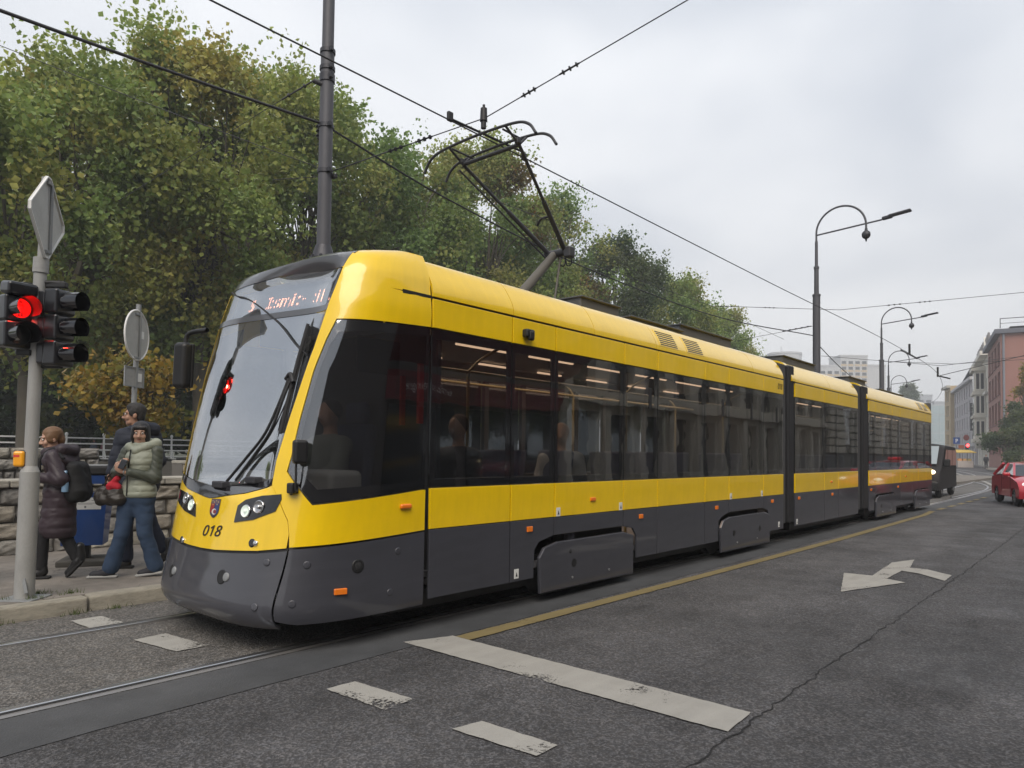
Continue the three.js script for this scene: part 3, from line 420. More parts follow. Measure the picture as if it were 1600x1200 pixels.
const cover = (za, zb, t0 = 0, t1 = 1, off = 0) => patch([[za, t0], [zb, t0], [zb, t1], [za, t1]], (z, t) => { const p = coverCurve.getPoint(clamp(t)), q = coverCurve.getTangent(clamp(t)); return [p.x + q.y * off, p.y - q.x * off, z]; }, 0.4, 0.06, true);
const coverCuts = { front: [-3.865, -4.86, -6.16, -7.46, -10.35, -11.59], middle: [-12.12, -14.0, -15.82], rear: [-16.64, -18.7, -20.7, -23.18] };
for (const key of ['front', 'middle', 'rear']) {
  const js = bays[key];
  for (let i = 0; i + 1 < js.length; i++) {
    const za = js[i] - G, zb = js[i + 1] + G;
    tp('skirt_panel', side(lowerPoly(za, zb), HWb - 0.025, 0.025), Y.grey);
    tp('belt_panel', side(rect(za, zb, 0.801, 1.125), HWb - 0.025, 0.025), Y.yellow);
    const pane = tp('side_window', patch([[za, 1.135], [zb, 1.135], [zb, 2.405], [za, 2.405]], (z, y) => [HWb - 0.004, y, z], 0.4, 0.4, true), Y.pane);
    tp('window_tint', patch([[za, 1.135], [zb, 1.135], [zb, 2.405], [za, 2.405]], (z, y) => [HWb - 0.035, y, z], 0.4, 0.4, true), Y.tint, pane);
    tp('window_border', side(rect(za, zb, 1.13, 2.41), HWb - 0.03, 0.02, 0.002, [rect(za - 0.045, zb + 0.045, 1.20, 2.335)]), Y.frit, pane);
    tp('cantrail_panel', side(rect(za, zb, 2.415, 2.648), HWb - 0.025, 0.025), Y.yellow);
  }
  for (const z of js.slice(1, -1)) { tp('seam_strip', box(0.006, 0.5, 0.05, HWb - 0.022, 0.88, z), M.black); tp('seam_strip', box(0.006, 0.24, 0.05, HWb - 0.022, 2.53, z), M.black); }
  const cs = coverCuts[key];
  for (let i = 0; i + 1 < cs.length; i++) tp('roof_cover', thick(cover(cs[i] - 0.004, cs[i + 1] + 0.004), 0.02), Y.yellow);
  const z0 = js[0] + (key === 'front' ? 0.3 : 0), z1 = js[js.length - 1], L = z0 - z1, zc = (z0 + z1) / 2;
  tp('gutter', box(0.03, 0.03, L, HWb - 0.03, 2.658, zc), M.black);
  tp('roof', box(1.2, 0.04, L, 0, 3.0, zc), Y.roof);
  tp('underframe', mg([box(1.96, 0.14, L, 0, 0.24, zc), box(1.5, 0.1, L, 0, 0.15, zc)]), M.black);
  // far side: panels, posts and panes
  tp('far_side', mg([box(0.03, 0.86, L, -HWb + 0.015, 0.70, zc), box(0.03, 0.62, L, -HWb + 0.015, 2.71, zc), ]), Y.yellow);
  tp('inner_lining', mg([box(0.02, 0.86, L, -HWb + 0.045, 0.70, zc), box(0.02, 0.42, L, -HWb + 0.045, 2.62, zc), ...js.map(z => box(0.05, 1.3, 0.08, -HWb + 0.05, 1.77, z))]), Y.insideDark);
  for (let i = 0; i + 1 < js.length; i++) tp('far_window', box(0.003, 1.27, js[i] - js[i + 1] - 0.1, -HWb + 0.012, 1.77, (js[i] + js[i + 1]) / 2), Y.farPane);
  const floorZ0 = key === 'front' ? -3.95 : z0;
  tp('floor', box(2.06, 0.05, floorZ0 - z1, 0, 0.36, (floorZ0 + z1) / 2), Y.floor);
  tp('ceiling', mg([box(1.9, 0.03, floorZ0 - z1, 0, 2.52, (floorZ0 + z1) / 2), box(0.30, 0.03, floorZ0 - z1, 0.9, 2.42, (floorZ0 + z1) / 2, 0, 0, -0.5), box(0.30, 0.03, floorZ0 - z1, -0.9, 2.42, (floorZ0 + z1) / 2, 0, 0, 0.5)]), Y.inside);
  const strip = std([0.9, 0.75, 0.6], 0.5, { emissive: C(1, 0.66, 0.42), emissiveIntensity: 0.95 });
  for (const x of [-0.55, 0.35]) for (let z = floorZ0 - 0.9; z > z1 + 0.4; z -= 1.12) tp('ceiling_lamp', box(0.03, 0.02, x > 0 ? 0.8 : 0.5, x, 2.47, z - 0.4), strip);
  const lampL = floorZ0 - z1 - 0.6, ra = new THREE.RectAreaLight(new THREE.Color(1, 0.72, 0.5), 1.6, 0.9, lampL); ra.position.set(TX, 2.44, (floorZ0 + z1) / 2); ra.rotation.x = -Math.PI / 2; scene.add(ra);
  // seats, poles, grab rails
  let k = 0;
  for (let z = floorZ0 - 1.4; z > z1 + 0.5; z -= 0.86) for (const x of [-0.68, 0.68]) { k++; const d = k % 3 ? 1 : -1; tp('seat', mg([rbox(0.46, 0.07, 0.42, x, 0.84, z, 0.03), rbox(0.46, 0.62, 0.06, x, 1.14, z + d * 0.22, 0.03, -d * 0.15), box(0.08, 0.42, 0.3, x, 0.6, z)]), Y.seat); }
  tp('grab_rail', mg([cyl([0.42, 2.2, floorZ0 - 0.6], [0.42, 2.2, z1 + 0.2], 0.016), cyl([-0.42, 2.2, floorZ0 - 0.6], [-0.42, 2.2, z1 + 0.2], 0.016)]), Y.rail);
  for (let z = floorZ0 - 1.0; z > z1 + 0.3; z -= 2.9) for (const x of [0.42, -0.42]) tp('grab_pole', mg([cyl([x, 0.38, z], [x, 2.2, z], 0.017), tube([[x, 2.2, z], [x * 1.3, 2.32, z - 0.05], [x * 2, 2.45, z - 0.1]], 0.014, 8, 6)]), Y.rail);
}
// bogie covers, wheels behind them
for (const [i, c] of [[-5.27, -6.93], [-9.22, -10.94], [-17.15, -18.89], [-20.95, -22.76]].entries()) {
  const [a, b] = c; const m = tp('bogie_cover', side([[a, 0.095], [a + 0.02, 0.43], [a - 0.06, 0.52], [a - 0.27, 0.56], [b + 0.2, 0.565], [b, 0.515], [b, 0.09]], HWb - 0.015, 0.04, 0.01), Y.grey);
  for (const z of i === 0 ? [-5.80] : [a - 0.4, b + 0.4]) tp('cover_hole', cyl([HWb + 0.02, 0.33, z], [HWb + 0.027, 0.33, z], 0.042, 0.042, 18), M.black, m);
  for (const z of [a - 0.5, b + 0.5]) tp('cover_bolt', cyl([HWb + 0.02, 0.19, z], [HWb + 0.034, 0.19, z], 0.012), M.steel, m);
  tp('bogie', mg([...[a - 0.35, b + 0.35].flatMap(z => [-0.755, 0.755].map(x => cyl([x - 0.05, 0.3, z], [x + 0.05, 0.3, z], 0.29, 0.29, 24))), box(1.9, 0.2, a - b - 0.2, 0, 0.32, (a + b) / 2), box(1.7, 0.5, a - b + 0.3, 0, 0.5, (a + b) / 2)]), M.black);
}
// gangways
for (const [za, zb] of [[-11.59, -12.12], [-15.82, -16.64]]) {
  const w = za - zb, ribs = []; for (let i = 0; i < 5; i++) ribs.push(rbox(2.04, 2.62, 0.035, 0, 1.62, za - 0.03 - i * w * 0.09, 0.015)); ribs.push(rbox(1.92, 2.6, w * 0.55, 0, 1.6, za - 0.2 * w, 0.02));
  const g = tp('gangway_bellows', mg(ribs), std([0.045, 0.046, 0.05], 0.8));
  tp('gangway_frame', rbox(2.13, 2.62, w * 0.48, 0, 1.62, zb + w * 0.25, 0.03), std([0.012, 0.012, 0.014], 0.6), g);
  tp('roof_arch', thick(cover(zb + 0.16, zb + 0.005, 0, 1, 0.012), 0.03), Y.yellow, g);
}
tp('rear_wall', mg([rbox(2.12, 2.75, 0.08, 0, 1.62, -23.2, 0.03), rbox(1.7, 1.0, 0.03, 0, 1.8, -23.25, 0.02)]), Y.grey);
// vents on the roof cover
for (const [za, zb] of [[-7.54, -8.02], [-8.24, -8.72]]) { const v = tp('vent_grille', thick(cover(za, zb, 0.12, 0.52, 0.004), 0.01), Y.yellow); for (let k = 0; k < 7; k++) { const t = 0.15 + k * 0.052; tp('vent_slot', thick(cover(za - 0.03, zb + 0.03, t, t + 0.022, 0.007), 0.003), M.black, v); } }
for (const [za, zb] of [[-21.6, -22.1], [-22.2, -22.7]]) { const v = tp('vent_grille', thick(cover(za, zb, 0.12, 0.52, 0.004), 0.01), Y.yellow); for (let k = 0; k < 6; k++) { const t = 0.15 + k * 0.06; tp('vent_slot', thick(cover(za - 0.03, zb + 0.03, t, t + 0.024, 0.007), 0.003), M.black, v); } }
// lamps, labels, camera, latches
const markLamp = (z, y, w, h) => tp('marker_lamp', rbox(0.018, h, w, HWb + 0.006, y, z, 0.006), M.amber);
{ const q = noseAt(57.5, 0.42), q2 = noseAt(76, 0.985); tp('marker_lamp', rbox(0.022, 0.045, 0.095, q[0] + 0.008, 0.42, q[2], 0.007, 0, -0.3), M.amber); tp('marker_lamp', rbox(0.03, 0.038, 0.11, q2[0] + 0.012, 0.995, q2[2], 0.014), M.amber); }
for (const z of [-5.12, -7.12, -9.10, -11.10, -12.3, -14.1, -16.8, -19.2]) markLamp(z, 0.71, 0.075, 0.05);
for (const z of [-6.15, -14.05, -20]) markLamp(z, 0.945, 0.09, 0.035);
for (const [y, z] of [[0.32, -4.94], [0.845, -5.56], [0.845, -6.69], [0.845, -9.56], [0.845, -10.68], [0.33, -11.38], [0.32, -12.2]]) { const l = tp('jacking_label', box(0.004, 0.085, 0.06, HWb + 0.003, y, z), M.white); tp('label_print', side([[z - 0.013, y - 0.025], [z + 0.013, y - 0.025], [z, y + 0.015]], HWb + 0.004, 0.003, 0.0002), M.black, l); }
tp('side_camera', mg([rbox(0.07, 0.08, 0.12, HWb + 0.03, 2.52, -5.04, 0.02), rbox(0.05, 0.09, 0.07, HWb + 0.05, 2.50, -5.05, 0.02)]), M.black);
for (const z of [-7.32, -9.3, -10.3, -11.3]) tp('window_latch', rbox(0.012, 0.24, 0.05, HWb - 0.0, 2.07, z, 0.004), M.black);
{ const g = patch([[-11.29, 2.46], [-11.55, 2.46], [-11.55, 2.60], [-11.29, 2.60]], (z, y) => [HWb + 0.004, y, z], 0.3, 0.3, true); const uv = g.attributes.uv; for (let i = 0; i < uv.count; i++) uv.setXY(i, (-11.29 - uv.getX(i)) / 0.26, (uv.getY(i) - 2.46) / 0.14); tp('fleet_number', g, numMat); }
// cab interior
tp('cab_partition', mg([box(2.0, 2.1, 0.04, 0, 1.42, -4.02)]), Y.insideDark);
tp('cab_floor', box(1.9, 0.05, 1.2, 0, 0.42, -3.4), Y.floor);
tp('dashboard', mg([rbox(1.7, 0.5, 0.35, 0, 0.9, -2.95, 0.06), rbox(1.3, 0.06, 0.45, 0.1, 1.17, -3.0, 0.03, 0.2), rbox(0.5, 0.3, 0.3, 0.72, 1.12, -3.15, 0.05)]), Y.inside);
tp('driver_seat', mg([rbox(0.5, 0.12, 0.5, 0.05, 0.86, -3.62, 0.05), rbox(0.48, 0.75, 0.12, 0.05, 1.28, -3.88, 0.05, -0.1), rbox(0.28, 0.2, 0.09, 0.05, 1.75, -3.92, 0.04)]), Y.seat);
tp('equipment_panel', mg([box(0.03, 0.5, 0.06, 0.82, 1.9, -3.98), box(0.02, 0.42, 0.05, 0.6, 1.85, -3.97)]), std([0.5, 0.03, 0.03], 0.5));
tp('monitor', rbox(0.03, 0.28, 0.42, 0.86, 2.16, -3.5, 0.02), M.blackGloss);
tp('sun_visor', mg([rbox(0.42, 0.24, 0.012, -0.58, 2.30, -3.02, 0.02, -0.18, 0, 0.08)]), M.black);
// roof gear
tp('roof_antenna', mg([box(0.03, 0.12, 0.05, -0.1, 3.09, -3.9)]), M.galv);
for (const [za, zb, h, x] of [[-6.55, -7.35, 0.15, 0.62], [-7.55, -8.9, 0.07, 0.66], [-8.9, -10.6, 0.17, 0.62], [-12.7, -14.4, 0.16, 0.66], [-16.7, -18.0, 0.14, 0.66], [-19.5, -22, 0.08, 0.6]]) tp('roof_equipment', mg([rbox(x * 2, h, za - zb, 0, 3.05 + h / 2, (za + zb) / 2, 0.02), rbox(x * 2 + 0.06, 0.02, za - zb + 0.04, 0, 3.05 + h, (za + zb) / 2, 0.008)]), std([0.075, 0.078, 0.082], 0.6));
// ---------- pantograph: top-level part of the tram's roof gear, raised to the wire ----------
{
  const m = std([0.05, 0.05, 0.054], 0.5, { metalness: 0.3 }), base = std([0.115, 0.105, 0.088], 0.6, { map: speckTex });
  const K = [0, 3.86, -6.86], hz = -5.62, hy = 4.70;
  const p = tp('pantograph', mg([cyl([0, 3.08, -6.05], [0, 3.84, -6.84], 0.062, 0.05, 14), cyl([-0.30, 3.07, -6.1], [0.3, 3.07, -6.1], 0.03), cyl([0.1, 3.08, -6.7], [0.08, 3.80, -6.87], 0.014)]), base, tram, 'raised dark pantograph on the tram roof');
  tp('knuckle', mg([cyl([-0.14, K[1], K[2]], [0.24, K[1], K[2]], 0.048, 0.048, 14), rbox(0.10, 0.13, 0.12, 0.22, K[1] - 0.02, K[2], 0.02), tube([[0.05, 3.83, -6.87], [0.06, 3.72, -6.9], [0.10, 3.72, -6.93], [0.12, 3.84, -6.92]], 0.009, 12, 6), tube([[0.14, 3.83, -6.87], [0.16, 3.70, -6.9], [0.2, 3.72, -6.93], [0.2, 3.84, -6.92]], 0.009, 12, 6)]), m, p);
  const A = [-0.42, hy, hz - 0.05], B = [0.42, hy, hz - 0.05];
  for (const [e, kx] of [[A, -0.08], [B, 0.16]]) { const mid = [lerp(kx, e[0], 0.5), lerp(K[1], e[1], 0.5), lerp(K[2], e[2], 0.5)]; tp('upper_arm', mg([cyl([kx, K[1], K[2]], mid, 0.03, 0.028), cyl(mid, e, 0.019)]), m, p); }
  tp('stay_rod', mg([cyl([-0.10, K[1] - 0.06, K[2] + 0.02], [-0.46, hy - 0.06, hz - 0.03], 0.011), tube([[0.02, lerp(K[1], hy, 0.3) + 0.0, lerp(K[2], hz, 0.3)], [0.12, lerp(K[1], hy, 0.36), lerp(K[2], hz, 0.34)], [0.24, lerp(K[1], hy, 0.36), lerp(K[2], hz, 0.34)]].map(a => a), 0.014, 12), cyl([-0.28, lerp(K[1], hy, 0.6), lerp(K[2], hz, 0.6)], [0.22, lerp(K[1], hy, 0.32), lerp(K[2], hz, 0.32)], 0.004)]), m, p);
  for (const dz of [0, -0.34]) { const y = hy + 0.13 + (dz ? -0.0 : 0); const w = 0.83; tp('collector_strip', tube([[-w, y - 0.20, hz + 0.17 + dz], [-w + 0.10, y - 0.075, hz + 0.17 + dz], [-w + 0.30, y - 0.01, hz + 0.17 + dz], [0, y + 0.012, hz + 0.17 + dz], [w - 0.30, y - 0.01, hz + 0.17 + dz], [w - 0.10, y - 0.075, hz + 0.17 + dz], [w, y - 0.20, hz + 0.17 + dz]], 0.0155, 60, 8), m, p); }
  tp('head_frame', mg([cyl(A, B, 0.022), ...[-0.42, 0.42].flatMap(x => [cyl([x, hy, hz - 0.05], [x, hy + 0.12, hz + 0.17], 0.014), cyl([x, hy, hz - 0.05], [x, hy + 0.12, hz - 0.17], 0.014), rbox(0.05, 0.06, 0.07, x, hy + 0.03, hz - 0.03, 0.012), cyl([x - 0.04 * Math.sign(x), hy + 0.10, hz + 0.17], [x - 0.04 * Math.sign(x), hy + 0.1, hz - 0.17], 0.011)])]), m, p);
}
// ---------- catenary mast, lamp posts and wires ----------
const poleMat = std([0.085, 0.085, 0.095], 0.55, { map: speckTex, metalness: 0.2 }), rustMat = std([0.075, 0.06, 0.058], 0.7, { map: speckTex });
{
  const t = thing('catenary_mast', 'tall dark steel mast behind the cab roof, carrying the overhead wires', 'mast', [-7.6, 0.12, -5.12]);
  part(t, 'shaft', mg([cyl([0, 0, 0], [0, 3.7, 0], 0.13, 0.12, 20), cyl([0, 3.7, 0], [0, 6.35, 0], 0.086, 0.084, 20), cyl([0, 6.35, 0], [0, 9.6, 0], 0.074, 0.07, 20)]), poleMat);
  part(t, 'base_collar', mg([cyl([0, 3.62, 0], [0, 3.70, 0], 0.165, 0.165, 16), cyl([0, 3.7, 0], [0, 3.86, 0], 0.15, 0.10, 16), ...[0, 1, 2, 3, 4, 5, 6, 7].map(i => box(0.03, 0.12, 0.03, 0.155 * Math.cos(i * 0.785), 3.66, 0.155 * Math.sin(i * 0.785)))]), M.darkMetal);
  for (const [y, h] of [[4.78, 0.05], [5.36, 0.05], [5.95, 0.10], [6.1, 0.05], [6.32, 0.05], [7.2, 0.04]]) part(t, 'clamp', mg([cyl([0, y, 0], [0, y + h, 0], 0.097, 0.097, 18), box(0.06, 0.05, 0.04, 0.10, y + h / 2, 0.02), box(0.06, 0.05, 0.04, -0.10, y + h / 2, -0.02)]), M.darkMetal);
  part(t, 'cable_insulator', mg([cyl([-0.08, 5.24, 0.03], [-0.08, 5.44, 0.03], 0.035), ...[0, 1, 2].map(i => cyl([-0.08, 5.27 + i * 0.06, 0.03], [-0.08, 5.285 + i * 0.06, 0.03], 0.055))]), M.black);
}
function lampPost(pos, label, i) {
  const t = thing('street_lamp', label, 'street lamp', pos, 0, 'hooped street lamps along the tram line');
  part(t, 'shaft', mg([cyl([0, 0, 0], [0, 6.55, 0], 0.125, 0.115, 16), cyl([0, 6.5, 0], [0, 7.45, 0], 0.075, 0.07, 16), cyl([0, 7.4, 0], [0, 8.3, 0], 0.05, 0.045, 14), cyl([0, 6.5, 0], [0, 6.56, 0], 0.13), cyl([0, 7.4, 0], [0, 7.47, 0], 0.085)]), poleMat);
  const pts = []; for (let k = 0; k <= 16; k++) { const a = Math.PI * (1 - k / 16); pts.push([0.75 + 0.75 * Math.cos(a), 8.55 + 0.75 * Math.sin(a), 0]); }
  part(t, 'hoop', tube([[0, 8.25, 0], ...pts, [1.5, 8.4, 0]], 0.032, 48, 8), poleMat);
  part(t, 'arm', cyl([0, 8.5, 0], [1.95, 8.62, 0], 0.026), poleMat);
  const l = part(t, 'lamp_head', mg([rbox(0.62, 0.07, 0.2, 2.45, 8.72, 0, 0.03, 0, 0, 0.1), rbox(0.3, 0.11, 0.13, 2.1, 8.66, 0, 0.04, 0, 0, 0.1)]), M.darkMetal);
  part(t, 'lantern_ball', mg([sph(0.13, 1.5, 8.24, 0, 1, 1.05, 1), cyl([1.5, 8.02, 0], [1.5, 8.14, 0], 0.012, 0.05), cyl([1.5, 8.34, 0], [1.5, 8.44, 0], 0.05, 0.04)]), M.darkMetal);
  return t;
}
const lamp0 = lampPost([-7.56, 0.12, -23.8], 'hooped street lamp tallest in the photo, rising behind the joint of the tram');
dup(lamp0, [-9.95, 0.12, -42], -0.12, 'hooped street lamp second nearest, above the rear section of the tram');
dup(lamp0, [-13.6, 0.12, -59.4], -0.2, 'hooped street lamp third in the row, shorter behind the second one');
dup(lamp0, [-17.5, 0.12, -77.4], -0.25, 'farthest and smallest hooped street lamp of the row');
const wire = (name, label, pts, r, seg = 40) => single(name, label, 'wire', tube(pts, r, seg, 6), M.wire);
const span = (a, b, sag, n = 8) => { const o = []; for (let i = 0; i <= n; i++) { const t = i / n; o.push([lerp(a[0], b[0], t), lerp(a[1], b[1], t) - 4 * sag * t * (1 - t), lerp(a[2], b[2], t)]); } return o; };
wire('contact_wire', 'overhead contact wire that the pantograph touches, running the length of the street', [[-5.25, 4.86, 8], [-5.275, 4.86, 0], [-5.275, 4.86, -6], [-5.275, 4.83, -14], [-5.275, 4.82, -24], [-5.9, 4.9, -34], [-7.9, 5.0, -46], [-11, 5.1, -58], [-19, 5.1, -82]], 0.0085, 120);
wire('feeder_cable', 'thick black cable from the left edge to the tall mast', span([-7.6, 5.3, 6], [-7.62, 5.53, -5.05], 0.15), 0.017);
wire('feeder_cable', 'thick black cable from the mast over the tram roof to the first hooped lamp', [[-7.6, 5.5, -5.2], [-7.9, 5.32, -7.6], [-8.4, 5.25, -12], [-8.3, 5.15, -18], [-7.63, 5.33, -23.7]], 0.015);
wire('feeder_cable', 'black cable running down from the first to the second hooped lamp', span([-7.5, 5.0, -23.9], [-9.9, 5.0, -42], 0.35), 0.014);
wire('stay_wire', 'thin wire across the trees to the mast', span([-12, 7.2, -0.6], [-7.6, 4.95, -5.1], 0.05), 0.005);
{
  const insul = (a, b, n = 3) => { const o = [cyl(a, b, 0.010)]; for (let i = 0; i < n; i++) { const t = (i + 0.5) / n, p = [0, 1, 2].map(k => lerp(a[k], b[k], t)), q = [0, 1, 2].map(k => lerp(a[k], b[k], t + 0.06)); o.push(cyl(p, q, 0.026, 0.026, 10)); } return mg(o); };
  const P = [-5.2, 5.03, -5.5], L = [-7.6, 4.92, -5.15], R = [-1.9, 6.0, -6.0];
  const w = single('span_wire', 'span wire from the mast across the contact wire to the top edge of the photo', 'wire', mg([cyl(L, P, 0.006), cyl(P, [-3.07, 5.70, -6.0], 0.006), cyl([-3.07, 5.7, -6], [6, 8.4, -7], 0.006)]), M.wire);
  const on = (a, b, t) => [0, 1, 2].map(k => lerp(a[k], b[k], t));
  for (const [a, b, t0, t1] of [[L, P, 0.42, 0.52], [L, P, 0.60, 0.70], [P, [-3.07, 5.7, -6], 0.2, 0.28], [P, [-3.07, 5.7, -6], 0.40, 0.5]]) part(w, 'insulator', insul(on(a, b, t0), on(a, b, t1)), M.black);
  const h = single('wire_hanger', 'dark hanger clamped on the contact wire above the pantograph', 'hanger', mg([cyl([-5.275, 4.88, -5.05], [-5.275, 4.92, -6.25], 0.013), rbox(0.04, 0.10, 0.07, -5.275, 4.90, -5.05, 0.012), rbox(0.04, 0.09, 0.07, -5.275, 4.87, -6.25, 0.012)]), M.black);
  part(h, 'insulator', mg([cyl([-5.22, 4.92, -5.5], [-5.22, 5.0, -5.5], 0.03), cyl([-5.22, 5.0, -5.5], [-5.22, 5.14, -5.5], 0.042, 0.036, 12), cyl([-5.22, 5.14, -5.5], [-5.22, 5.18, -5.5], 0.015)]), M.black);
  single('stay_wire', 'short stay with an insulator reaching left from the mast', 'wire', mg([insul([-7.66, 6.05, -4.96], [-7.95, 5.80, -4.7], 2), cyl([-7.6, 6.02, -5.05], [-7.66, 6.05, -4.96], 0.03), cyl([-7.95, 5.8, -4.7], [-9.5, 4.5, -3.4], 0.004)]), M.wire);
  single('stay_wire', 'short stay reaching from the mast behind the pantograph', 'wire', mg([cyl([-7.6, 4.92, -5.15], [-6.9, 5.17, -5.6], 0.006), cyl([-7.6, 4.86, -5.1], [-8.1, 4.82, -4.7], 0.005), rbox(0.09, 0.05, 0.05, -7.52, 4.87, -5.2, 0.01)]), M.wire);
  const A = [-10.97, 6.66, -23.34], B = [-7.57, 6.58, -26.29], E2 = [-2.65, 7.28, -30.51];
  const s2 = single('span_wire', 'span wire passing behind the first hooped lamp to the right edge', 'wire', mg([cyl([-14.48, 8.24, -20.24], A, 0.008), cyl(A, B, 0.009), cyl(B, E2, 0.009), cyl(E2, [3, 8.1, -35], 0.009), cyl(A, [-8.34, 5.19, -23.04], 0.006)]), M.wire);
  for (const [a, b, t0, t1] of [[A, B, 0.05, 0.17], [A, B, 0.4, 0.5], [B, E2, 0.25, 0.34], [B, E2, 0.42, 0.5]]) part(s2, 'insulator', insul(on(a, b, t0), on(a, b, t1)), M.black);
  const hg = single('wire_hanger', 'dark hanger on the contact wire right of the first hooped lamp', 'hanger', mg([cyl([-5.45, 4.88, -25.4], [-5.5, 4.88, -28], 0.02), cyl([-5.45, 4.86, -26.6], [-5.45, 5.22, -26.6], 0.035)]), M.black); hg.position.y = 0.0;
  single('stay_wire', 'stay from the first hooped lamp slanting down left', 'wire', mg([cyl([-7.55, 5.66, -23.75], [-9.3, 5.45, -23.5], 0.007), insul([-7.7, 5.66, -23.74], [-8.6, 5.55, -23.6], 5), cyl([-9.3, 5.45, -23.5], [-12.5, 5.0, -23.0], 0.006)]), M.wire);
  single('span_wire', 'far span wire between the hooped lamps and the ornate house', 'wire', mg([cyl([-9.9, 6.6, -42], [-7.0, 6.5, -44.5], 0.012), cyl([-7.0, 6.5, -44.5], [4, 7.4, -52], 0.012)]), M.wire);
  single('span_wire', 'farther span wire sagging in front of the pale houses', 'wire', mg([cyl([-19.39, 9.9, -62.2], [-11.75, 9.2, -68.8], 0.02), cyl([-11.75, 9.2, -68.8], [-6.4, 10.1, -73.4], 0.02)]), M.wire);
  single('wire_hanger', 'small dark hanger on the far contact wire near the ornate house', 'hanger', mg([cyl([-6.18, 4.95, -35.5], [-6.18, 5.38, -35.5], 0.04), cyl([-6.18, 5.0, -35.5], [-5.8, 4.9, -36.0], 0.03), cyl([-6.1, 5.0, -35.5], [-3.2, 5.9, -37.5], 0.014)]), M.black);
}
// ---------- traffic signals, signs, litter bin, railing ----------
const FR = YAW; // turns local x to the photograph's right and local z towards the photographer
{
  const t = thing('traffic_light', 'grey signal pole at the left edge with lit red pedestrian signal and diamond sign', 'traffic light', [-7.13, 0.12, -1.91], FR);
  const pm = std([0.30, 0.30, 0.29], 0.55, { map: speckTex });
  part(t, 'pole', mg([cyl([0, 0, 0], [0.012, 1.08, 0], 0.076, 0.074, 24), cyl([0.012, 1.08, 0], [0.013, 1.13, 0], 0.074, 0.052, 24), cyl([0.013, 1.13, 0], [0.04, 2.85, 0], 0.052, 0.050, 20), cyl([0.04, 2.80, 0], [0.043, 2.93, 0], 0.060, 0.060, 20), cyl([0.043, 2.93, 0], [0.062, 3.62, 0], 0.031, 0.031, 16), cyl([0.06, 3.58, 0], [0.062, 3.635, 0], 0.036, 0.036, 16)]), pm);
  part(t, 'base_plate', mg([rbox(0.3, 0.012, 0.3, 0, 0.004, 0, 0.004), rbox(0.03, 0.13, 0.012, 0.05, 0.12, 0.068, 0.004, -0.1, 0, 0.3)]), M.galv);
  const bt = part(t, 'push_button', rbox(0.085, 0.135, 0.06, -0.045, 1.19, 0.055, 0.022, 0, 0.25, 0, 4), phy([0.85, 0.36, 0.01], 0.35, { clearcoat: 0.5 }));
  part(bt, 'button_back', rbox(0.10, 0.145, 0.05, -0.02, 1.19, 0.03, 0.015, 0, 0.25, 0), M.black); part(bt, 'button_plate', box(0.045, 0.022, 0.004, -0.05, 1.215, 0.086, 0, 0.25), std([0.6, 0.05, 0.03], 0.5));
  // pedestrian signal: two aspects facing right of the photographer
  const body = phy([0.010, 0.010, 0.012], 0.3, { clearcoat: 0.4, clearcoatRoughness: 0.2 });
  const visor = (r, L) => { const g = new THREE.CylinderGeometry(r, r * 0.97, L, 26, 1, true, -2.35, 4.7); g.rotateX(Math.PI / 2); const q = new THREE.CylinderGeometry(r - 0.004, r * 0.97 - 0.004, L, 26, 1, true, -2.35, 4.7); q.rotateX(Math.PI / 2); return mg([g.rotateZ(Math.PI).translate(0, 0, L / 2), q.rotateZ(Math.PI).translate(0, 0, L / 2)]); };
  const head = new THREE.Group(); head.name = 'pedestrian_signal'; head.position.set(-0.10, 0, 0.10); head.rotation.y = 1.02; head.scale.setScalar(0.84); head.position.y = 0.40; head.position.x = -0.075; t.add(head);
  part(head, 'housing', mg([rbox(0.27, 0.27, 0.16, 0, 2.46, -0.03, 0.03), rbox(0.27, 0.27, 0.16, 0, 2.195, -0.03, 0.03), rbox(0.28, 0.13, 0.20, 0, 2.66, 0.02, 0.035, 0.12), cyl([0.03, 2.66, 0.12], [0.03, 2.66, 0.126], 0.028), rbox(0.10, 0.03, 0.04, 0.1, 2.74, -0.05, 0.01), rbox(0.13, 0.04, 0.04, 0.08, 2.03, -0.05, 0.01)]), body);
  const fig = decal(256, 256, (c) => { c.fillStyle = '#120000'; c.fillRect(0, 0, 256, 256); c.fillStyle = '#ff0c08'; c.beginPath(); c.arc(128, 128, 120, 0, 7); c.fill(); c.fillStyle = '#2a0000'; c.beginPath(); c.arc(128, 52, 20, 0, 7); c.fill(); c.fillRect(96, 78, 64, 66); c.fillRect(98, 140, 26, 92); c.fillRect(132, 140, 26, 92); c.fillRect(84, 82, 12, 58); c.fillRect(160, 82, 12, 58); });
  part(head, 'red_lamp', new THREE.CircleGeometry(0.102, 30).translate(0, 2.46, 0.056), new THREE.MeshStandardMaterial({ color: C(0.1, 0.005, 0.005), roughness: 0.3, emissive: C(1, 1, 1), emissiveMap: fig, emissiveIntensity: 0.75 }), 'lit red standing figure');
  part(head, 'green_lamp', new THREE.CircleGeometry(0.102, 30).translate(0, 2.195, 0.056), phy([0.01, 0.013, 0.012], 0.15, { clearcoat: 1 }));
  for (const y of [2.46, 2.195]) part(head, 'visor', visor(0.115, 0.20).translate(0, y, 0.05), M.blackGloss);
  const pl = new THREE.PointLight(new THREE.Color(1, 0.05, 0.03), 0.10, 1.2); pl.position.set(-0.10 + Math.sin(1.02) * 0.10, 2.466, 0.10 + Math.cos(1.02) * 0.12); pl.castShadow = true; t.add(pl);
  // vehicle signal: three aspects seen from the side
  const vh = new THREE.Group(); vh.name = 'vehicle_signal'; vh.position.set(0.19, 0, -0.02); vh.rotation.y = 1.42; vh.scale.setScalar(0.82); vh.position.y = 0.45; t.add(vh);
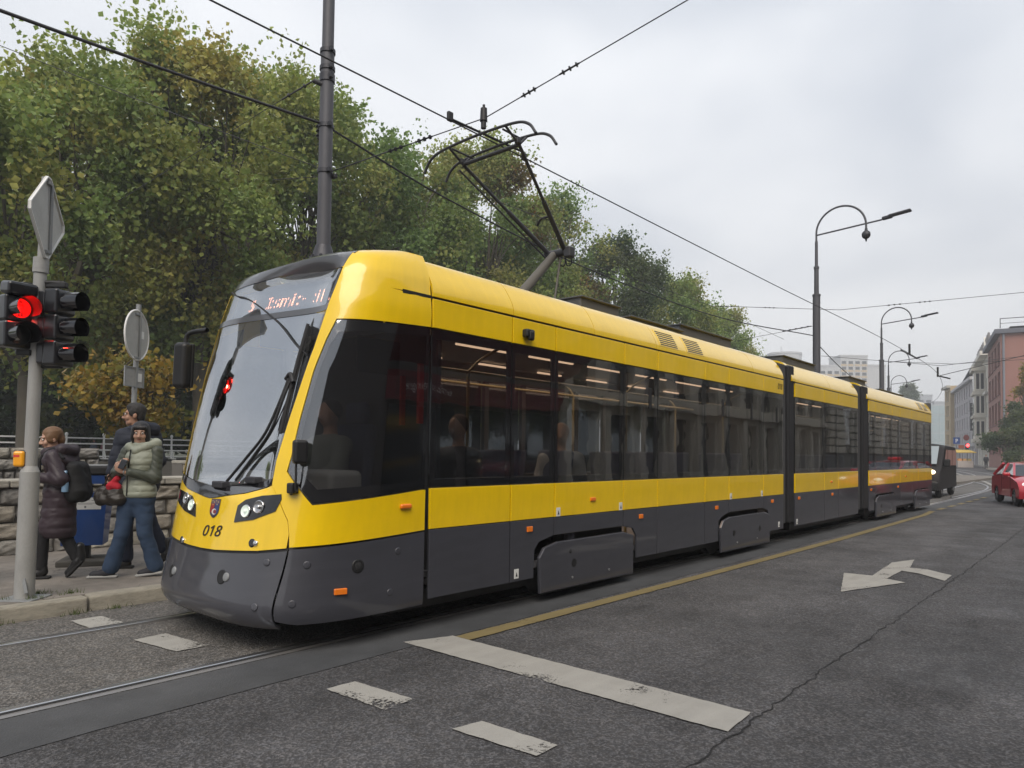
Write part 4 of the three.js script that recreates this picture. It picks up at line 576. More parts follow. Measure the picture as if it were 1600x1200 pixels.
  part(vh, 'housing', mg([2.555, 2.285, 2.01].flatMap(y => [rbox(0.27, 0.265, 0.165, 0, y, 0.02, 0.03), rbox(0.245, 0.22, 0.09, 0, y, -0.095, 0.02)])), body);
  for (const y of [2.555, 2.285, 2.01]) { part(vh, 'visor', visor(0.108, 0.19).translate(0, y, 0.10), M.blackGloss); part(vh, 'signal_lamp', new THREE.CircleGeometry(0.1, 24).translate(0, y, 0.106), body); }
  part(t, 'bracket', mg([cyl([0.04, 2.72, 0], [0.24, 2.72, -0.02], 0.018), rbox(0.2, 0.05, 0.05, 0.16, 2.70, -0.02, 0.01), rbox(0.2, 0.05, 0.05, 0.14, 2.0, -0.02, 0.01), rbox(0.12, 0.05, 0.05, -0.04, 2.10, 0.05, 0.01)]), M.black);
  // diamond sign seen from behind
  const dg = new THREE.Group(); dg.name = 'diamond_sign'; dg.position.set(0.085, 3.28, 0.015); dg.rotation.y = 1.80; t.add(dg);
  const dpts = []; for (let i = 0; i < 4; i++) { const a = i * Math.PI / 2, c = 0.355, o = 0.035; dpts.push([Math.cos(a) * c - Math.sin(a - 0.0) * -o * 0 + Math.cos(a + 1.57) * -o, Math.sin(a) * c + Math.sin(a + 1.57) * -o], [Math.cos(a) * c + Math.cos(a + 1.57) * o, Math.sin(a) * c + Math.sin(a + 1.57) * o]); }
  part(dg, 'sign_back', extr(dpts, 0.004, 0.001).translate(0, 0, -0.002), std([0.48, 0.48, 0.46], 0.5, { map: speckTex }));
  part(dg, 'rim', extr(dpts, 0.022, 0.002, [dpts.map(([x, y]) => [x * 0.955, y * 0.955])]).translate(0, 0, -0.006), M.white);
  part(dg, 'fixing_rail', mg([rbox(0.06, 0.03, 0.04, -0.0, 0.30, 0.01, 0.005), rbox(0.06, 0.03, 0.04, 0, -0.30, 0.01, 0.005), cyl([0.06, 0.31, 0.014], [0.06, -0.30, 0.014], 0.014)]), M.galv);
}
{
  const t = thing('round_sign', 'back of a round traffic sign with a square plate below, on a thin grey post', 'traffic sign', [-9.0, 0.12, -3.46], FR);
  part(t, 'post', cyl([-0.03, 0, 0], [0.03, 3.02, 0], 0.03, 0.03, 16), M.galv);
  const g = new THREE.Group(); g.name = 'sign_disc'; g.position.set(0.045, 2.64, 0.05); g.rotation.y = 1.62; t.add(g);
  part(g, 'sign_back', new THREE.CylinderGeometry(0.295, 0.295, 0.004, 40).rotateX(Math.PI / 2), std([0.40, 0.40, 0.38], 0.5, { map: speckTex }));
  part(g, 'rim', new THREE.TorusGeometry(0.295, 0.012, 8, 48), M.white);
  part(g, 'sticker', box(0.07, 0.09, 0.002, 0.13, 0.02, 0.006), M.white);
  part(g, 'fixing_rail', mg([cyl([0.05, 0.28, 0.018], [0.05, -0.28, 0.018], 0.012), rbox(0.12, 0.03, 0.03, 0, 0.25, -0.0, 0.006), rbox(0.12, 0.03, 0.03, 0, -0.27, 0, 0.006)]), M.galv);
  const p = new THREE.Group(); p.name = 'plate'; p.position.set(0.02, 2.14, 0.045); p.rotation.y = 1.45; t.add(p);
  part(p, 'plate_back', rbox(0.36, 0.24, 0.006, 0, 0, 0, 0.003), std([0.30, 0.30, 0.29], 0.5, { map: speckTex })); part(p, 'rim', extr(rect(-0.18, 0.18, -0.12, 0.12), 0.012, 0.001, [rect(-0.168, 0.168, -0.108, 0.108)]), M.galv); part(p, 'sticker', box(0.07, 0.1, 0.002, 0.1, 0.0, 0.008), M.white);
}
{
  const t = thing('litter_bin', 'blue metal litter bin with a black lid on a short black post', 'litter bin', [-8.80, 0.12, -2.92], FR + 0.35);
  const blue = phy([0.012, 0.05, 0.19], 0.45, { map: grimeTex, clearcoat: 0.3 });
  const taper = (wt, wb, dt, db, y0, y1) => { const g = new THREE.BoxGeometry(1, y1 - y0, 1, 1, 1, 1), p = g.attributes.position; for (let i = 0; i < p.count; i++) { const top = p.getY(i) > 0; p.setX(i, p.getX(i) * (top ? wt : wb)); p.setZ(i, p.getZ(i) * (top ? dt : db)); } g.computeVertexNormals(); return g.translate(0, (y0 + y1) / 2, 0); };
  part(t, 'base_slab', rbox(0.62, 0.07, 0.5, 0.08, 0.03, 0, 0.02), std([0.075, 0.07, 0.062], 0.9, { map: speckTex }));
  part(t, 'post', rbox(0.11, 0.3, 0.11, 0, 0.15, 0, 0.01), M.black);
  part(t, 'bin_body', taper(0.47, 0.40, 0.40, 0.33, 0.22, 0.80), blue);
  part(t, 'collar', mg([box(0.49, 0.09, 0.03, 0, 0.94, 0.2), box(0.49, 0.09, 0.03, 0, 0.94, -0.2), box(0.03, 0.09, 0.42, 0.235, 0.94, 0), box(0.03, 0.09, 0.42, -0.235, 0.94, 0)]), blue);
  part(t, 'lid', mg([rbox(0.52, 0.10, 0.46, 0, 1.04, 0, 0.03), ...[[-0.2, -0.16], [0.2, -0.16], [0.2, 0.16], [-0.2, 0.16]].map(([x, z]) => box(0.04, 0.2, 0.04, x, 0.88, z))]), M.rubber);
  part(t, 'lid_plate', rbox(0.44, 0.012, 0.36, 0, 1.095, 0, 0.005), M.galv);
  const notice = decal(256, 128, (c) => { c.fillStyle = '#b9bab8'; c.fillRect(0, 0, 256, 128); c.fillStyle = '#5a5c60'; c.beginPath(); for (let i = 0; i < 7; i++) c.fillRect(16 + i * 32, 20 + (i % 3) * 4, 20, 6); c.fillRect(40, 58, 170, 5); c.fillRect(64, 70, 120, 4); c.fillRect(118, 90, 16, 22); });
  const ng = box(0.30, 0.13, 0.003, 0.03, 0.68, 0.192, 0.06); part(t, 'notice', ng, new THREE.MeshStandardMaterial({ map: notice, roughness: 0.6 }));
}
{
  const t = thing('railing', 'white metal railing along the far river walk behind the pedestrians', 'railing', [-36, 0.86, -15]);
  const wm = std([0.82, 0.82, 0.80], 0.6);
  for (const y of [0.12, 0.42, 0.70, 0.96]) part(t, 'rail', cyl([0, y, 9], [0, y, -9], 0.034), wm);
  for (let z = 8.6; z > -9; z -= 1.55) part(t, 'post', mg([cyl([0, 0, z], [0, 1.08, z], 0.045), sph(0.07, 0, 1.12, z, 1, 1.3, 1), cyl([0.28, 0, z], [0.03, 0.55, z], 0.025), box(0.5, 0.05, 0.18, 0.1, 0.02, z)]), wm);
}
// ---------- people: smooth distance fields meshed with surface nets ----------
const cap = (a, b, ra, rb = ra) => ({ a, b, ra, rb });
const ell = (c, r) => ({ c, r });
function dist(p, x, y, z) {
  if (p.c) { const u = (x - p.c[0]) / p.r[0], v = (y - p.c[1]) / p.r[1], w = (z - p.c[2]) / p.r[2], k = Math.sqrt(u * u + v * v + w * w), g = Math.sqrt((u / p.r[0]) ** 2 + (v / p.r[1]) ** 2 + (w / p.r[2]) ** 2); return g < 1e-9 ? -Math.min(...p.r) : k * (k - 1) / g; }
  const { a, b, ra, rb } = p, dx = b[0] - a[0], dy = b[1] - a[1], dz = b[2] - a[2], L2 = dx * dx + dy * dy + dz * dz || 1e-9;
  const t = clamp(((x - a[0]) * dx + (y - a[1]) * dy + (z - a[2]) * dz) / L2);
  return Math.hypot(x - a[0] - dx * t, y - a[1] - dy * t, z - a[2] - dz * t) - (ra + (rb - ra) * t);
}
function sdf(prims, { cell = 0.012, k = 0.03, disp, cuts = [], planes = [] } = {}) {
  const lo = [1e9, 1e9, 1e9], hi = [-1e9, -1e9, -1e9];
  for (const p of prims) for (const [c, r] of p.c ? [[p.c, p.r]] : [[p.a, [p.ra, p.ra, p.ra]], [p.b, [p.rb, p.rb, p.rb]]]) for (let i = 0; i < 3; i++) { lo[i] = Math.min(lo[i], c[i] - r[i]); hi[i] = Math.max(hi[i], c[i] + r[i]); }
  const m = k * 0.6 + cell * 2.5, n = [0, 1, 2].map(i => Math.ceil((hi[i] - lo[i] + 2 * m) / cell) + 1), o = lo.map(v => v - m), F = new Float32Array(n[0] * n[1] * n[2]);
  const at = (x, y, z) => { let d = 1e9; for (const p of prims) { const e = dist(p, x, y, z); if (e - d > k) continue; if (d - e > k) d = e; else { const h = clamp(0.5 + 0.5 * (d - e) / k); d = d + (e - d) * h - k * h * (1 - h); } } if (disp) d += disp(x, y, z, d); for (const c of cuts) d = Math.max(d, -dist(c, x, y, z)); for (const [nx, ny, nz, w] of planes) d = Math.max(d, nx * x + ny * y + nz * z - w); return d; };
  let q = 0; for (let i2 = 0; i2 < n[2]; i2++) for (let j = 0; j < n[1]; j++) for (let i = 0; i < n[0]; i++) F[q++] = at(o[0] + i * cell, o[1] + j * cell, o[2] + i2 * cell);
  const id = new Int32Array(F.length).fill(-1), pos = [], idx = [], sx = 1, sy = n[0], sz = n[0] * n[1], cn = [0, sx, sy, sx + sy, sz, sz + sx, sz + sy, sz + sx + sy];
  const E = [[0, 1], [2, 3], [4, 5], [6, 7], [0, 2], [1, 3], [4, 6], [5, 7], [0, 4], [1, 5], [2, 6], [3, 7]];
  for (let c = 0; c < n[2] - 1; c++) for (let b = 0; b < n[1] - 1; b++) for (let a = 0; a < n[0] - 1; a++) {
    const g = a + b * sy + c * sz; let px = 0, py = 0, pz = 0, cnt = 0;
    for (const [u, v] of E) { const fu = F[g + cn[u]], fv = F[g + cn[v]]; if ((fu < 0) === (fv < 0)) continue; const t = fu / (fu - fv); px += (u & 1) + ((v & 1) - (u & 1)) * t; py += (u >> 1 & 1) + ((v >> 1 & 1) - (u >> 1 & 1)) * t; pz += (u >> 2) + ((v >> 2) - (u >> 2)) * t; cnt++; }
    if (cnt) { id[g] = pos.length / 3; pos.push(o[0] + (a + px / cnt) * cell, o[1] + (b + py / cnt) * cell, o[2] + (c + pz / cnt) * cell); }
  }
  const quad = (p, q2, r, s, f) => { if (p < 0 || q2 < 0 || r < 0 || s < 0) return; f ? idx.push(p, q2, r, p, r, s) : idx.push(p, r, q2, p, s, r); };
  for (let c = 1; c < n[2] - 1; c++) for (let b = 1; b < n[1] - 1; b++) for (let a = 1; a < n[0] - 1; a++) {
    const g = a + b * sy + c * sz, f = F[g] < 0;
    if (f !== F[g + sx] < 0) quad(id[g - sy - sz], id[g - sz], id[g], id[g - sy], f);
    if (f !== F[g + sy] < 0) quad(id[g - sx - sz], id[g - sx], id[g], id[g - sz], f);
    if (f !== F[g + sz] < 0) quad(id[g - sx - sy], id[g - sy], id[g], id[g - sx], f);
  }
  const G2 = new THREE.BufferGeometry(); G2.setAttribute('position', new THREE.Float32BufferAttribute(pos, 3)); G2.setIndex(idx); G2.computeVertexNormals();
  G2.setAttribute('uv', new THREE.Float32BufferAttribute(new Float32Array(pos.length / 3 * 2).map((_, i) => i % 2 ? pos[(i >> 1) * 3 + 1] : pos[(i >> 1) * 3] + pos[(i >> 1) * 3 + 2]), 2));
  return G2;
}
const cloth = (c, rough = 0.85) => std(c, rough, { map: speckTex });
const skin = c => phy(c, 0.5, { sheen: 0.2 });
const SK = { fair: skin([0.46, 0.27, 0.19]), tan: skin([0.38, 0.21, 0.14]) };
const eyeMat = std([0.02, 0.014, 0.01], 0.3), lipMat = std([0.30, 0.10, 0.085], 0.5), whiteEye = std([0.6, 0.58, 0.55], 0.3);
const neckPrims = [cap([0, -0.07, -0.012], [0, -0.20, -0.03], 0.052, 0.06)];
function headGeo(cell = 0.0045) {
  return sdf([ell([0, 0.03, -0.016], [0.074, 0.093, 0.092]), ell([0, -0.028, 0.018], [0.06, 0.085, 0.07]), ell([0, -0.098, 0.052], [0.028, 0.02, 0.022]), cap([-0.03, -0.085, 0.03], [0.03, -0.085, 0.03], 0.028), cap([0, 0.004, 0.086], [0, -0.036, 0.106], 0.008, 0.013), cap([-0.014, -0.042, 0.092], [0.014, -0.042, 0.092], 0.008), cap([-0.042, 0.022, 0.074], [0.042, 0.022, 0.074], 0.011), ell([0.04, -0.038, 0.06], [0.022, 0.024, 0.02]), ell([-0.04, -0.038, 0.06], [0.022, 0.024, 0.02]), ell([0.077, -0.012, -0.012], [0.01, 0.031, 0.02]), ell([-0.077, -0.012, -0.012], [0.01, 0.031, 0.02]), ...neckPrims], { cell, k: 0.016, cuts: [ell([0.031, 0.002, 0.094], [0.015, 0.008, 0.012]), ell([-0.031, 0.002, 0.094], [0.015, 0.008, 0.012])] });
}
function handGeo(wr, dir, palmN, curl = 0.5, side = 1) {
  // wrist point, direction of the fingers, palm normal; four fingers and a thumb, each bending towards the palm
  const d = V(...dir).normalize(), nrm = V(...palmN); nrm.addScaledVector(d, -nrm.dot(d)).normalize(); const s = d.clone().cross(nrm).multiplyScalar(side), P = (a, b, c) => [wr[0] + d.x * a + s.x * b + nrm.x * c, wr[1] + d.y * a + s.y * b + nrm.y * c, wr[2] + d.z * a + s.z * b + nrm.z * c];
  const pr = [cap(P(0.0, 0, 0), P(0.03, 0, 0), 0.024, 0.026), cap(P(0.03, 0.022, 0), P(0.085, 0.028, 0), 0.015, 0.013), cap(P(0.03, 0, 0), P(0.09, 0.009, 0), 0.016, 0.013), cap(P(0.03, -0.012, 0), P(0.088, -0.01, 0), 0.016, 0.0125), cap(P(0.03, -0.022, 0), P(0.078, -0.028, 0), 0.015, 0.012)];
  for (const [b, L, st] of [[0.028, 0.065, 0.085], [0.009, 0.075, 0.09], [-0.01, 0.07, 0.088], [-0.028, 0.054, 0.078]]) { let x = st, c = 0, ang = 0; for (let k = 0; k < 3; k++) { ang += curl * (k ? 1 : 0.7); const l = L * [0.45, 0.32, 0.23][k], nx = x + Math.cos(ang) * l, nc = c + Math.sin(ang) * l; pr.push(cap(P(x, b, c), P(nx, b, nc), 0.0095 - k * 0.001, 0.0088 - k * 0.001)); x = nx; c = nc; } }
  pr.push(cap(P(0.02, 0.025, 0.006), P(0.052, 0.048, 0.018), 0.0125, 0.0105), cap(P(0.052, 0.048, 0.018), P(0.080, 0.046, 0.034), 0.0105, 0.0085));
  return sdf(pr, { cell: 0.0045, k: 0.007 });
}
function placeHead(g, at, yaw, pitch = 0, s = 1) { return g.clone().scale(s, s, s).rotateX(pitch).rotateY(yaw).translate(...at); }
const HEAD = headGeo();
function faceParts(t, at, yaw, pitch, s, brow) {
  for (const x of [-0.031, 0.031]) { const e = part(t, 'eye', placeHead(sph(0.0115, x, 0.001, 0.079), at, yaw, pitch, s), whiteEye); part(e, 'iris', placeHead(sph(0.006, x, 0.001, 0.0865), at, yaw, pitch, s), eyeMat); part(t, 'eyebrow', placeHead(mg([cap3([x * 0.6, 0.024, 0.087], [x * 1.45, 0.025, 0.078], 0.004)]), at, yaw, pitch, s), brow); }
  part(t, 'lips', placeHead(sph(0.02, 0, -0.066, 0.079, 1, 0.36, 0.5), at, yaw, pitch, s), lipMat);
}
const cap3 = (a, b, r) => cyl(a, b, r, r, 8);
const quilt = (amp, per) => (x, y) => amp * (1 - Math.pow(Math.abs(Math.sin(Math.PI * y / per)), 0.28));
const wrinkle = (amp, f) => (x, y, z) => amp * (fbm(x * f + z * f * 0.7 + 30, y * f * 1.3 + 9, 3) - 0.5);
const shoe = (heel, toe, up = 0.07) => { const d = V(toe[0] - heel[0], toe[1] - heel[1], toe[2] - heel[2]), L = d.length(); const m = (t, y) => [heel[0] + d.x * t, heel[1] + d.y * t + y, heel[2] + d.z * t]; return sdf([cap(m(0.1, up * 0.75), m(0.35, up * 0.7), 0.042, 0.043), cap(m(0.3, up * 0.62), m(0.95, up * 0.42), 0.042, 0.036), cap(m(0.15, up + 0.03), m(0.2, up + 0.10), 0.042, 0.042)], { cell: 0.009, k: 0.03, planes: [[0, -1, 0, -Math.min(heel[1], toe[1]) - 0.02]] }); };
const sole = (heel, toe) => { const dx = toe[0] - heel[0], dz = toe[2] - heel[2], L = Math.hypot(dx, dz), g = new RoundedBoxGeometry(L + 0.085, 0.028, 0.088, 3, 0.013); g.rotateZ(Math.atan2(toe[1] - heel[1], L)); g.rotateY(-Math.atan2(dz, dx)); return g.translate((heel[0] + toe[0]) / 2, (heel[1] + toe[1]) / 2 + 0.014, (heel[2] + toe[2]) / 2); };
const bodyUnder = (J, extra = []) => sdf([cap(J.pel, J.chest, 0.085, 0.10), cap(J.chest, J.neck, 0.09, 0.05), cap(J.hl, J.kl, 0.055, 0.04), cap(J.kl, J.al, 0.04, 0.03), cap(J.hr, J.kr, 0.055, 0.04), cap(J.kr, J.ar, 0.04, 0.03), cap(J.sl, J.el, 0.035, 0.03), cap(J.el, J.wl, 0.028, 0.022), cap(J.sr, J.er, 0.035, 0.03), cap(J.er, J.wr, 0.028, 0.022), cap(J.chest, J.sl, 0.07, 0.035), cap(J.chest, J.sr, 0.07, 0.035), cap(J.pel, J.hl, 0.08, 0.06), cap(J.pel, J.hr, 0.08, 0.06)], { cell: 0.018, k: 0.04 });

// woman in the pale green quilted jacket, walking, looking at the photographer
{
  const t = thing('person', 'person in a pale green quilted jacket and blue jeans, with a dark bob', 'person', [-7.58, 0.12, -2.94], FR);
  const J = { pel: [0.05, 0.84, 0], chest: [0.08, 1.18, 0], neck: [0.075, 1.33, 0], hl: [-0.03, 0.80, 0.02], kl: [-0.07, 0.44, 0.06], al: [-0.19, 0.09, 0.05], hr: [0.11, 0.80, 0], kr: [0.14, 0.45, 0.02], ar: [0.20, 0.09, -0.08], sl: [-0.06, 1.26, 0.01], el: [-0.135, 1.04, 0.06], wl: [-0.045, 1.075, 0.19], sr: [0.22, 1.26, 0], er: [0.235, 1.0, 0.04], wr: [0.02, 1.055, 0.20] };
  const H = [0.068, 1.445, 0.025], yaw = 0.34;
  part(t, 'body', mg([bodyUnder(J), placeHead(HEAD, H, yaw, 0.06, 0.90), handGeo(J.wl, [0.3, 0.75, 0.15], [0.8, 0, -0.6], 0.75, 1), handGeo(J.wr, [-0.75, 0.55, 0.1], [-0.2, 0.3, -1], 0.65, -1)]), SK.fair);
  faceParts(t, H, yaw, 0.06, 0.90, std([0.015, 0.012, 0.01], 0.8));
  part(t, 'hair', placeHead(sdf([ell([0, 0.045, -0.02], [0.094, 0.092, 0.104]), ell([0.066, -0.03, -0.01], [0.036, 0.09, 0.068]), ell([-0.066, -0.03, -0.01], [0.036, 0.09, 0.068]), ell([0, -0.02, -0.06], [0.085, 0.10, 0.06]), cap([-0.05, 0.062, 0.066], [0.05, 0.062, 0.066], 0.018)], { cell: 0.005, k: 0.02, cuts: [ell([0, -0.065, 0.12], [0.073, 0.113, 0.108])], disp: (x, y, z) => 0.004 * (fbm(Math.atan2(x, z) * 14, y * 6 + 20, 3) - 0.5) }), H, yaw, 0.06, 0.90), std([0.012, 0.010, 0.011], 0.45));
  const light = cloth([0.33, 0.35, 0.28], 0.55), dark = cloth([0.075, 0.085, 0.065], 0.5), denim = cloth([0.030, 0.055, 0.105], 0.9);
  part(t, 'jacket', sdf([cap([0.055, 0.87, 0], [0.08, 1.12, 0.015], 0.130, 0.128), cap([0.035, 1.22, 0], [0.135, 1.22, 0], 0.105, 0.105), cap([0.01, 0.86, 0.01], [0.11, 0.86, 0.01], 0.122, 0.122), cap([0.08, 1.18, 0.03], [0.075, 1.28, 0.02], 0.122, 0.09)], { cell: 0.009, k: 0.06, disp: (x, y, z) => quilt(0.013, 0.066)(x, y) + 0.012 * (fbm(x * 22, y * 26 + z * 9, 3) - 0.5), planes: [[0, -1, 0, -0.80]] }), light);
  part(t, 'sleeve', sdf([cap(J.sl, J.el, 0.064, 0.056), cap(J.el, [J.wl[0] - 0.01, J.wl[1] - 0.01, J.wl[2] - 0.03], 0.056, 0.042)], { cell: 0.008, k: 0.03, disp: (x, y, z) => quilt(0.009, 0.055)(x, y + x * 0.3) }), dark);
  part(t, 'sleeve', sdf([cap(J.sr, J.er, 0.068, 0.060), cap(J.er, [J.wr[0] + 0.035, J.wr[1], J.wr[2] - 0.02], 0.060, 0.043)], { cell: 0.008, k: 0.03, disp: (x, y, z) => quilt(0.009, 0.055)(x, y + x * 0.85) }), dark);
  part(t, 'hood', sdf([cap([-0.01, 1.305, 0.07], [0.07, 1.265, 0.105], 0.036), cap([0.07, 1.265, 0.105], [0.15, 1.31, 0.07], 0.036), cap([0.15, 1.31, 0.07], [0.20, 1.34, -0.03], 0.04, 0.05), cap([0.20, 1.34, -0.03], [0.08, 1.33, -0.13], 0.05, 0.06), cap([-0.01, 1.305, 0.07], [-0.02, 1.31, -0.05], 0.036, 0.045), cap([-0.02, 1.33, -0.05], [0.08, 1.33, -0.13], 0.045, 0.06)], { cell: 0.008, k: 0.035, disp: wrinkle(0.012, 18) }), light);
  part(t, 'zip', tube([[0.045, 1.28, 0.155], [0.035, 1.15, 0.163], [0.02, 1.0, 0.155], [0.01, 0.82, 0.142]], 0.006, 24, 6), M.black);
  part(t, 'jeans', sdf([cap([-0.02, 0.80, 0.01], [0.10, 0.80, 0], 0.115, 0.115), cap([-0.03, 0.74, 0.02], J.kl, 0.098, 0.068), cap(J.kl, [-0.17, 0.10, 0.05], 0.064, 0.076), cap([0.11, 0.74, 0], J.kr, 0.098, 0.07), cap(J.kr, [0.205, 0.10, -0.08], 0.066, 0.076)], { cell: 0.009, k: 0.03, disp: (x, y, z) => wrinkle(0.020, 12)(x, y, z) + 0.006 * (fbm(x * 14 + z * 9 + y * 8, y * 22, 3) - 0.5), planes: [[0, -1, 0, -0.045]] }), denim);
  for (const [h, e] of [[[-0.15, 0.0, 0.045], [-0.33, 0.0, 0.10]], [[0.24, 0.02, -0.08], [0.08, 0.0, -0.03]]]) { const s = part(t, 'shoe', shoe(h, e, 0.075), cloth([0.018, 0.018, 0.024], 0.7)); part(s, 'sole', sole(h, e), std([0.30, 0.30, 0.29], 0.7)); }
  part(t, 'wristwatch', new THREE.TorusGeometry(0.030, 0.007, 8, 20).rotateY(1.1).translate(J.wr[0] + 0.012, J.wr[1], J.wr[2]), M.steel);
  single('phone', 'dark phone held in the clasped hands of the person in the green jacket', 'phone', rbox(0.06, 0.10, 0.011, 0.015, 1.135, 0.235, 0.005, -0.3, 0.2, -0.35), M.blackGloss, [-7.58, 0.12, -2.94], FR);
  const bag = thing('handbag', 'crumpled dark brown handbag hanging at the hip of the green-jacketed person', 'handbag', [-7.58, 0.12, -2.94], FR);
  const leather = phy([0.035, 0.029, 0.024], 0.45, { map: speckTex });
  part(bag, 'bag_body', sdf([cap([-0.26, 0.80, 0.10], [-0.08, 0.79, 0.12], 0.075, 0.075), cap([-0.24, 0.87, 0.10], [-0.10, 0.86, 0.12], 0.05, 0.05)], { cell: 0.008, k: 0.05, disp: wrinkle(0.05, 13) }), leather);
  part(bag, 'strap', tube([[-0.24, 0.88, 0.10], [-0.20, 1.0, 0.11], [-0.12, 1.06, 0.12], [-0.10, 0.98, 0.13], [-0.09, 0.88, 0.12]], 0.009, 20, 6), leather);
  single('scarf', 'red cloth tucked into the top of the brown handbag', 'scarf', sdf([cap([-0.14, 0.93, 0.14], [-0.09, 0.99, 0.13], 0.04, 0.03), cap([-0.15, 0.90, 0.14], [-0.08, 0.91, 0.14], 0.03)], { cell: 0.008, k: 0.03, disp: wrinkle(0.03, 20) }), cloth([0.45, 0.015, 0.03]), [-7.58, 0.12, -2.94], FR);
}
// man in a navy jacket walking behind her, head in profile
{
  const t = thing('person', 'tall person with short dark hair and glasses in a navy jacket', 'person', [-8.22, 0.12, -3.14], FR);
  const J = { pel: [0.10, 0.93, 0], chest: [0.10, 1.33, 0], neck: [0.06, 1.50, 0.0], hl: [0.04, 0.9, 0.03], kl: [0.02, 0.5, 0.08], al: [0.03, 0.10, 0.06], hr: [0.14, 0.9, -0.03], kr: [0.22, 0.5, -0.03], ar: [0.38, 0.17, -0.08], sl: [-0.03, 1.42, 0.08], el: [-0.06, 1.2, 0.12], wl: [-0.10, 1.03, 0.16], sr: [0.20, 1.42, -0.1], er: [0.26, 1.15, -0.1], wr: [0.15, 1.0, -0.02] };
  const H = [0.035, 1.655, 0.0], yaw = -1.15;
  part(t, 'body', mg([bodyUnder(J), placeHead(HEAD, H, yaw, -0.04, 1.0), handGeo(J.wl, [-0.15, -0.8, 0.2], [0.9, 0, 0.2], 0.7, 1)]), SK.tan);
  faceParts(t, H, yaw, -0.04, 1.0, std([0.03, 0.025, 0.022], 0.8));
  part(t, 'hair', placeHead(sdf([ell([0, 0.05, -0.022], [0.083, 0.088, 0.098]), ell([0, 0.085, 0.018], [0.066, 0.04, 0.056]), ell([0, -0.01, -0.062], [0.072, 0.08, 0.05]), ell([0.07, 0.02, 0.01], [0.014, 0.04, 0.04]), ell([-0.07, 0.02, 0.01], [0.014, 0.04, 0.04])], { cell: 0.005, k: 0.02, cuts: [ell([0, -0.03, 0.125], [0.095, 0.105, 0.10])], disp: (x, y, z) => 0.007 * (fbm(x * 90 + z * 60, y * 60 + 20, 3) - 0.5) }), H, yaw, -0.04, 1.0), std([0.02, 0.018, 0.018], 0.7));
  part(t, 'glasses', placeHead(mg([...[-0.032, 0.032].map(x => new THREE.TorusGeometry(0.022, 0.0022, 6, 20).translate(x, -0.002, 0.10)), cap3([0.054, 0, 0.098], [0.082, 0.006, -0.01], 0.002), cap3([-0.054, 0, 0.098], [-0.082, 0.006, -0.01], 0.002), cap3([-0.01, 0, 0.101], [0.01, 0, 0.101], 0.002)]), H, yaw, -0.04, 1.0), M.darkMetal);
  const navy = cloth([0.014, 0.018, 0.032], 0.75);
  part(t, 'jacket', sdf([cap([0.10, 0.92, 0], [0.10, 1.30, 0], 0.17, 0.165), cap([0.02, 1.38, 0.06], [0.18, 1.38, -0.06], 0.11, 0.11), cap([0.02, 0.9, 0.02], [0.18, 0.9, -0.02], 0.14, 0.14), cap(J.sl, J.el, 0.085, 0.075), cap(J.el, J.wl, 0.075, 0.055), cap(J.sr, J.er, 0.085, 0.075), cap(J.er, J.wr, 0.075, 0.055)], { cell: 0.011, k: 0.05, disp: (x, y, z) => quilt(0.008, 0.11)(x, y) + wrinkle(0.012, 16)(x, y, z), planes: [[0, -1, 0, -0.80]] }), navy);
  part(t, 'hood', sdf([cap([-0.01, 1.48, 0.05], [0.16, 1.52, 0.06], 0.04, 0.055), cap([0.16, 1.52, 0.06], [0.24, 1.50, -0.03], 0.07, 0.07), cap([-0.01, 1.48, -0.05], [0.2, 1.52, -0.08], 0.04, 0.06)], { cell: 0.01, k: 0.04, disp: wrinkle(0.02, 16) }), navy);
  part(t, 'trousers', sdf([cap([0.04, 0.88, 0.02], [0.15, 0.88, -0.02], 0.12, 0.12), cap(J.hl, J.kl, 0.095, 0.072), cap(J.kl, [0.03, 0.12, 0.06], 0.072, 0.068), cap(J.hr, J.kr, 0.095, 0.072), cap(J.kr, [0.36, 0.2, -0.08], 0.072, 0.065)], { cell: 0.011, k: 0.03, disp: wrinkle(0.014, 13) }), cloth([0.012, 0.017, 0.036]));
  for (const [h, e] of [[[0.06, 0, 0.05], [-0.13, 0, 0.09]], [[0.44, 0.13, -0.08], [0.32, 0.02, -0.06]]]) { const s = part(t, 'shoe', shoe(h, e), cloth([0.014, 0.013, 0.013], 0.6)); part(s, 'sole', sole(h, e), M.rubber); }
  single('phone', 'black phone in the lowered hand of the person in the navy jacket', 'phone', rbox(0.03, 0.15, 0.075, -0.125, 0.93, 0.18, 0.008, 0.2), M.blackGloss, [-8.22, 0.12, -3.14], FR);
}
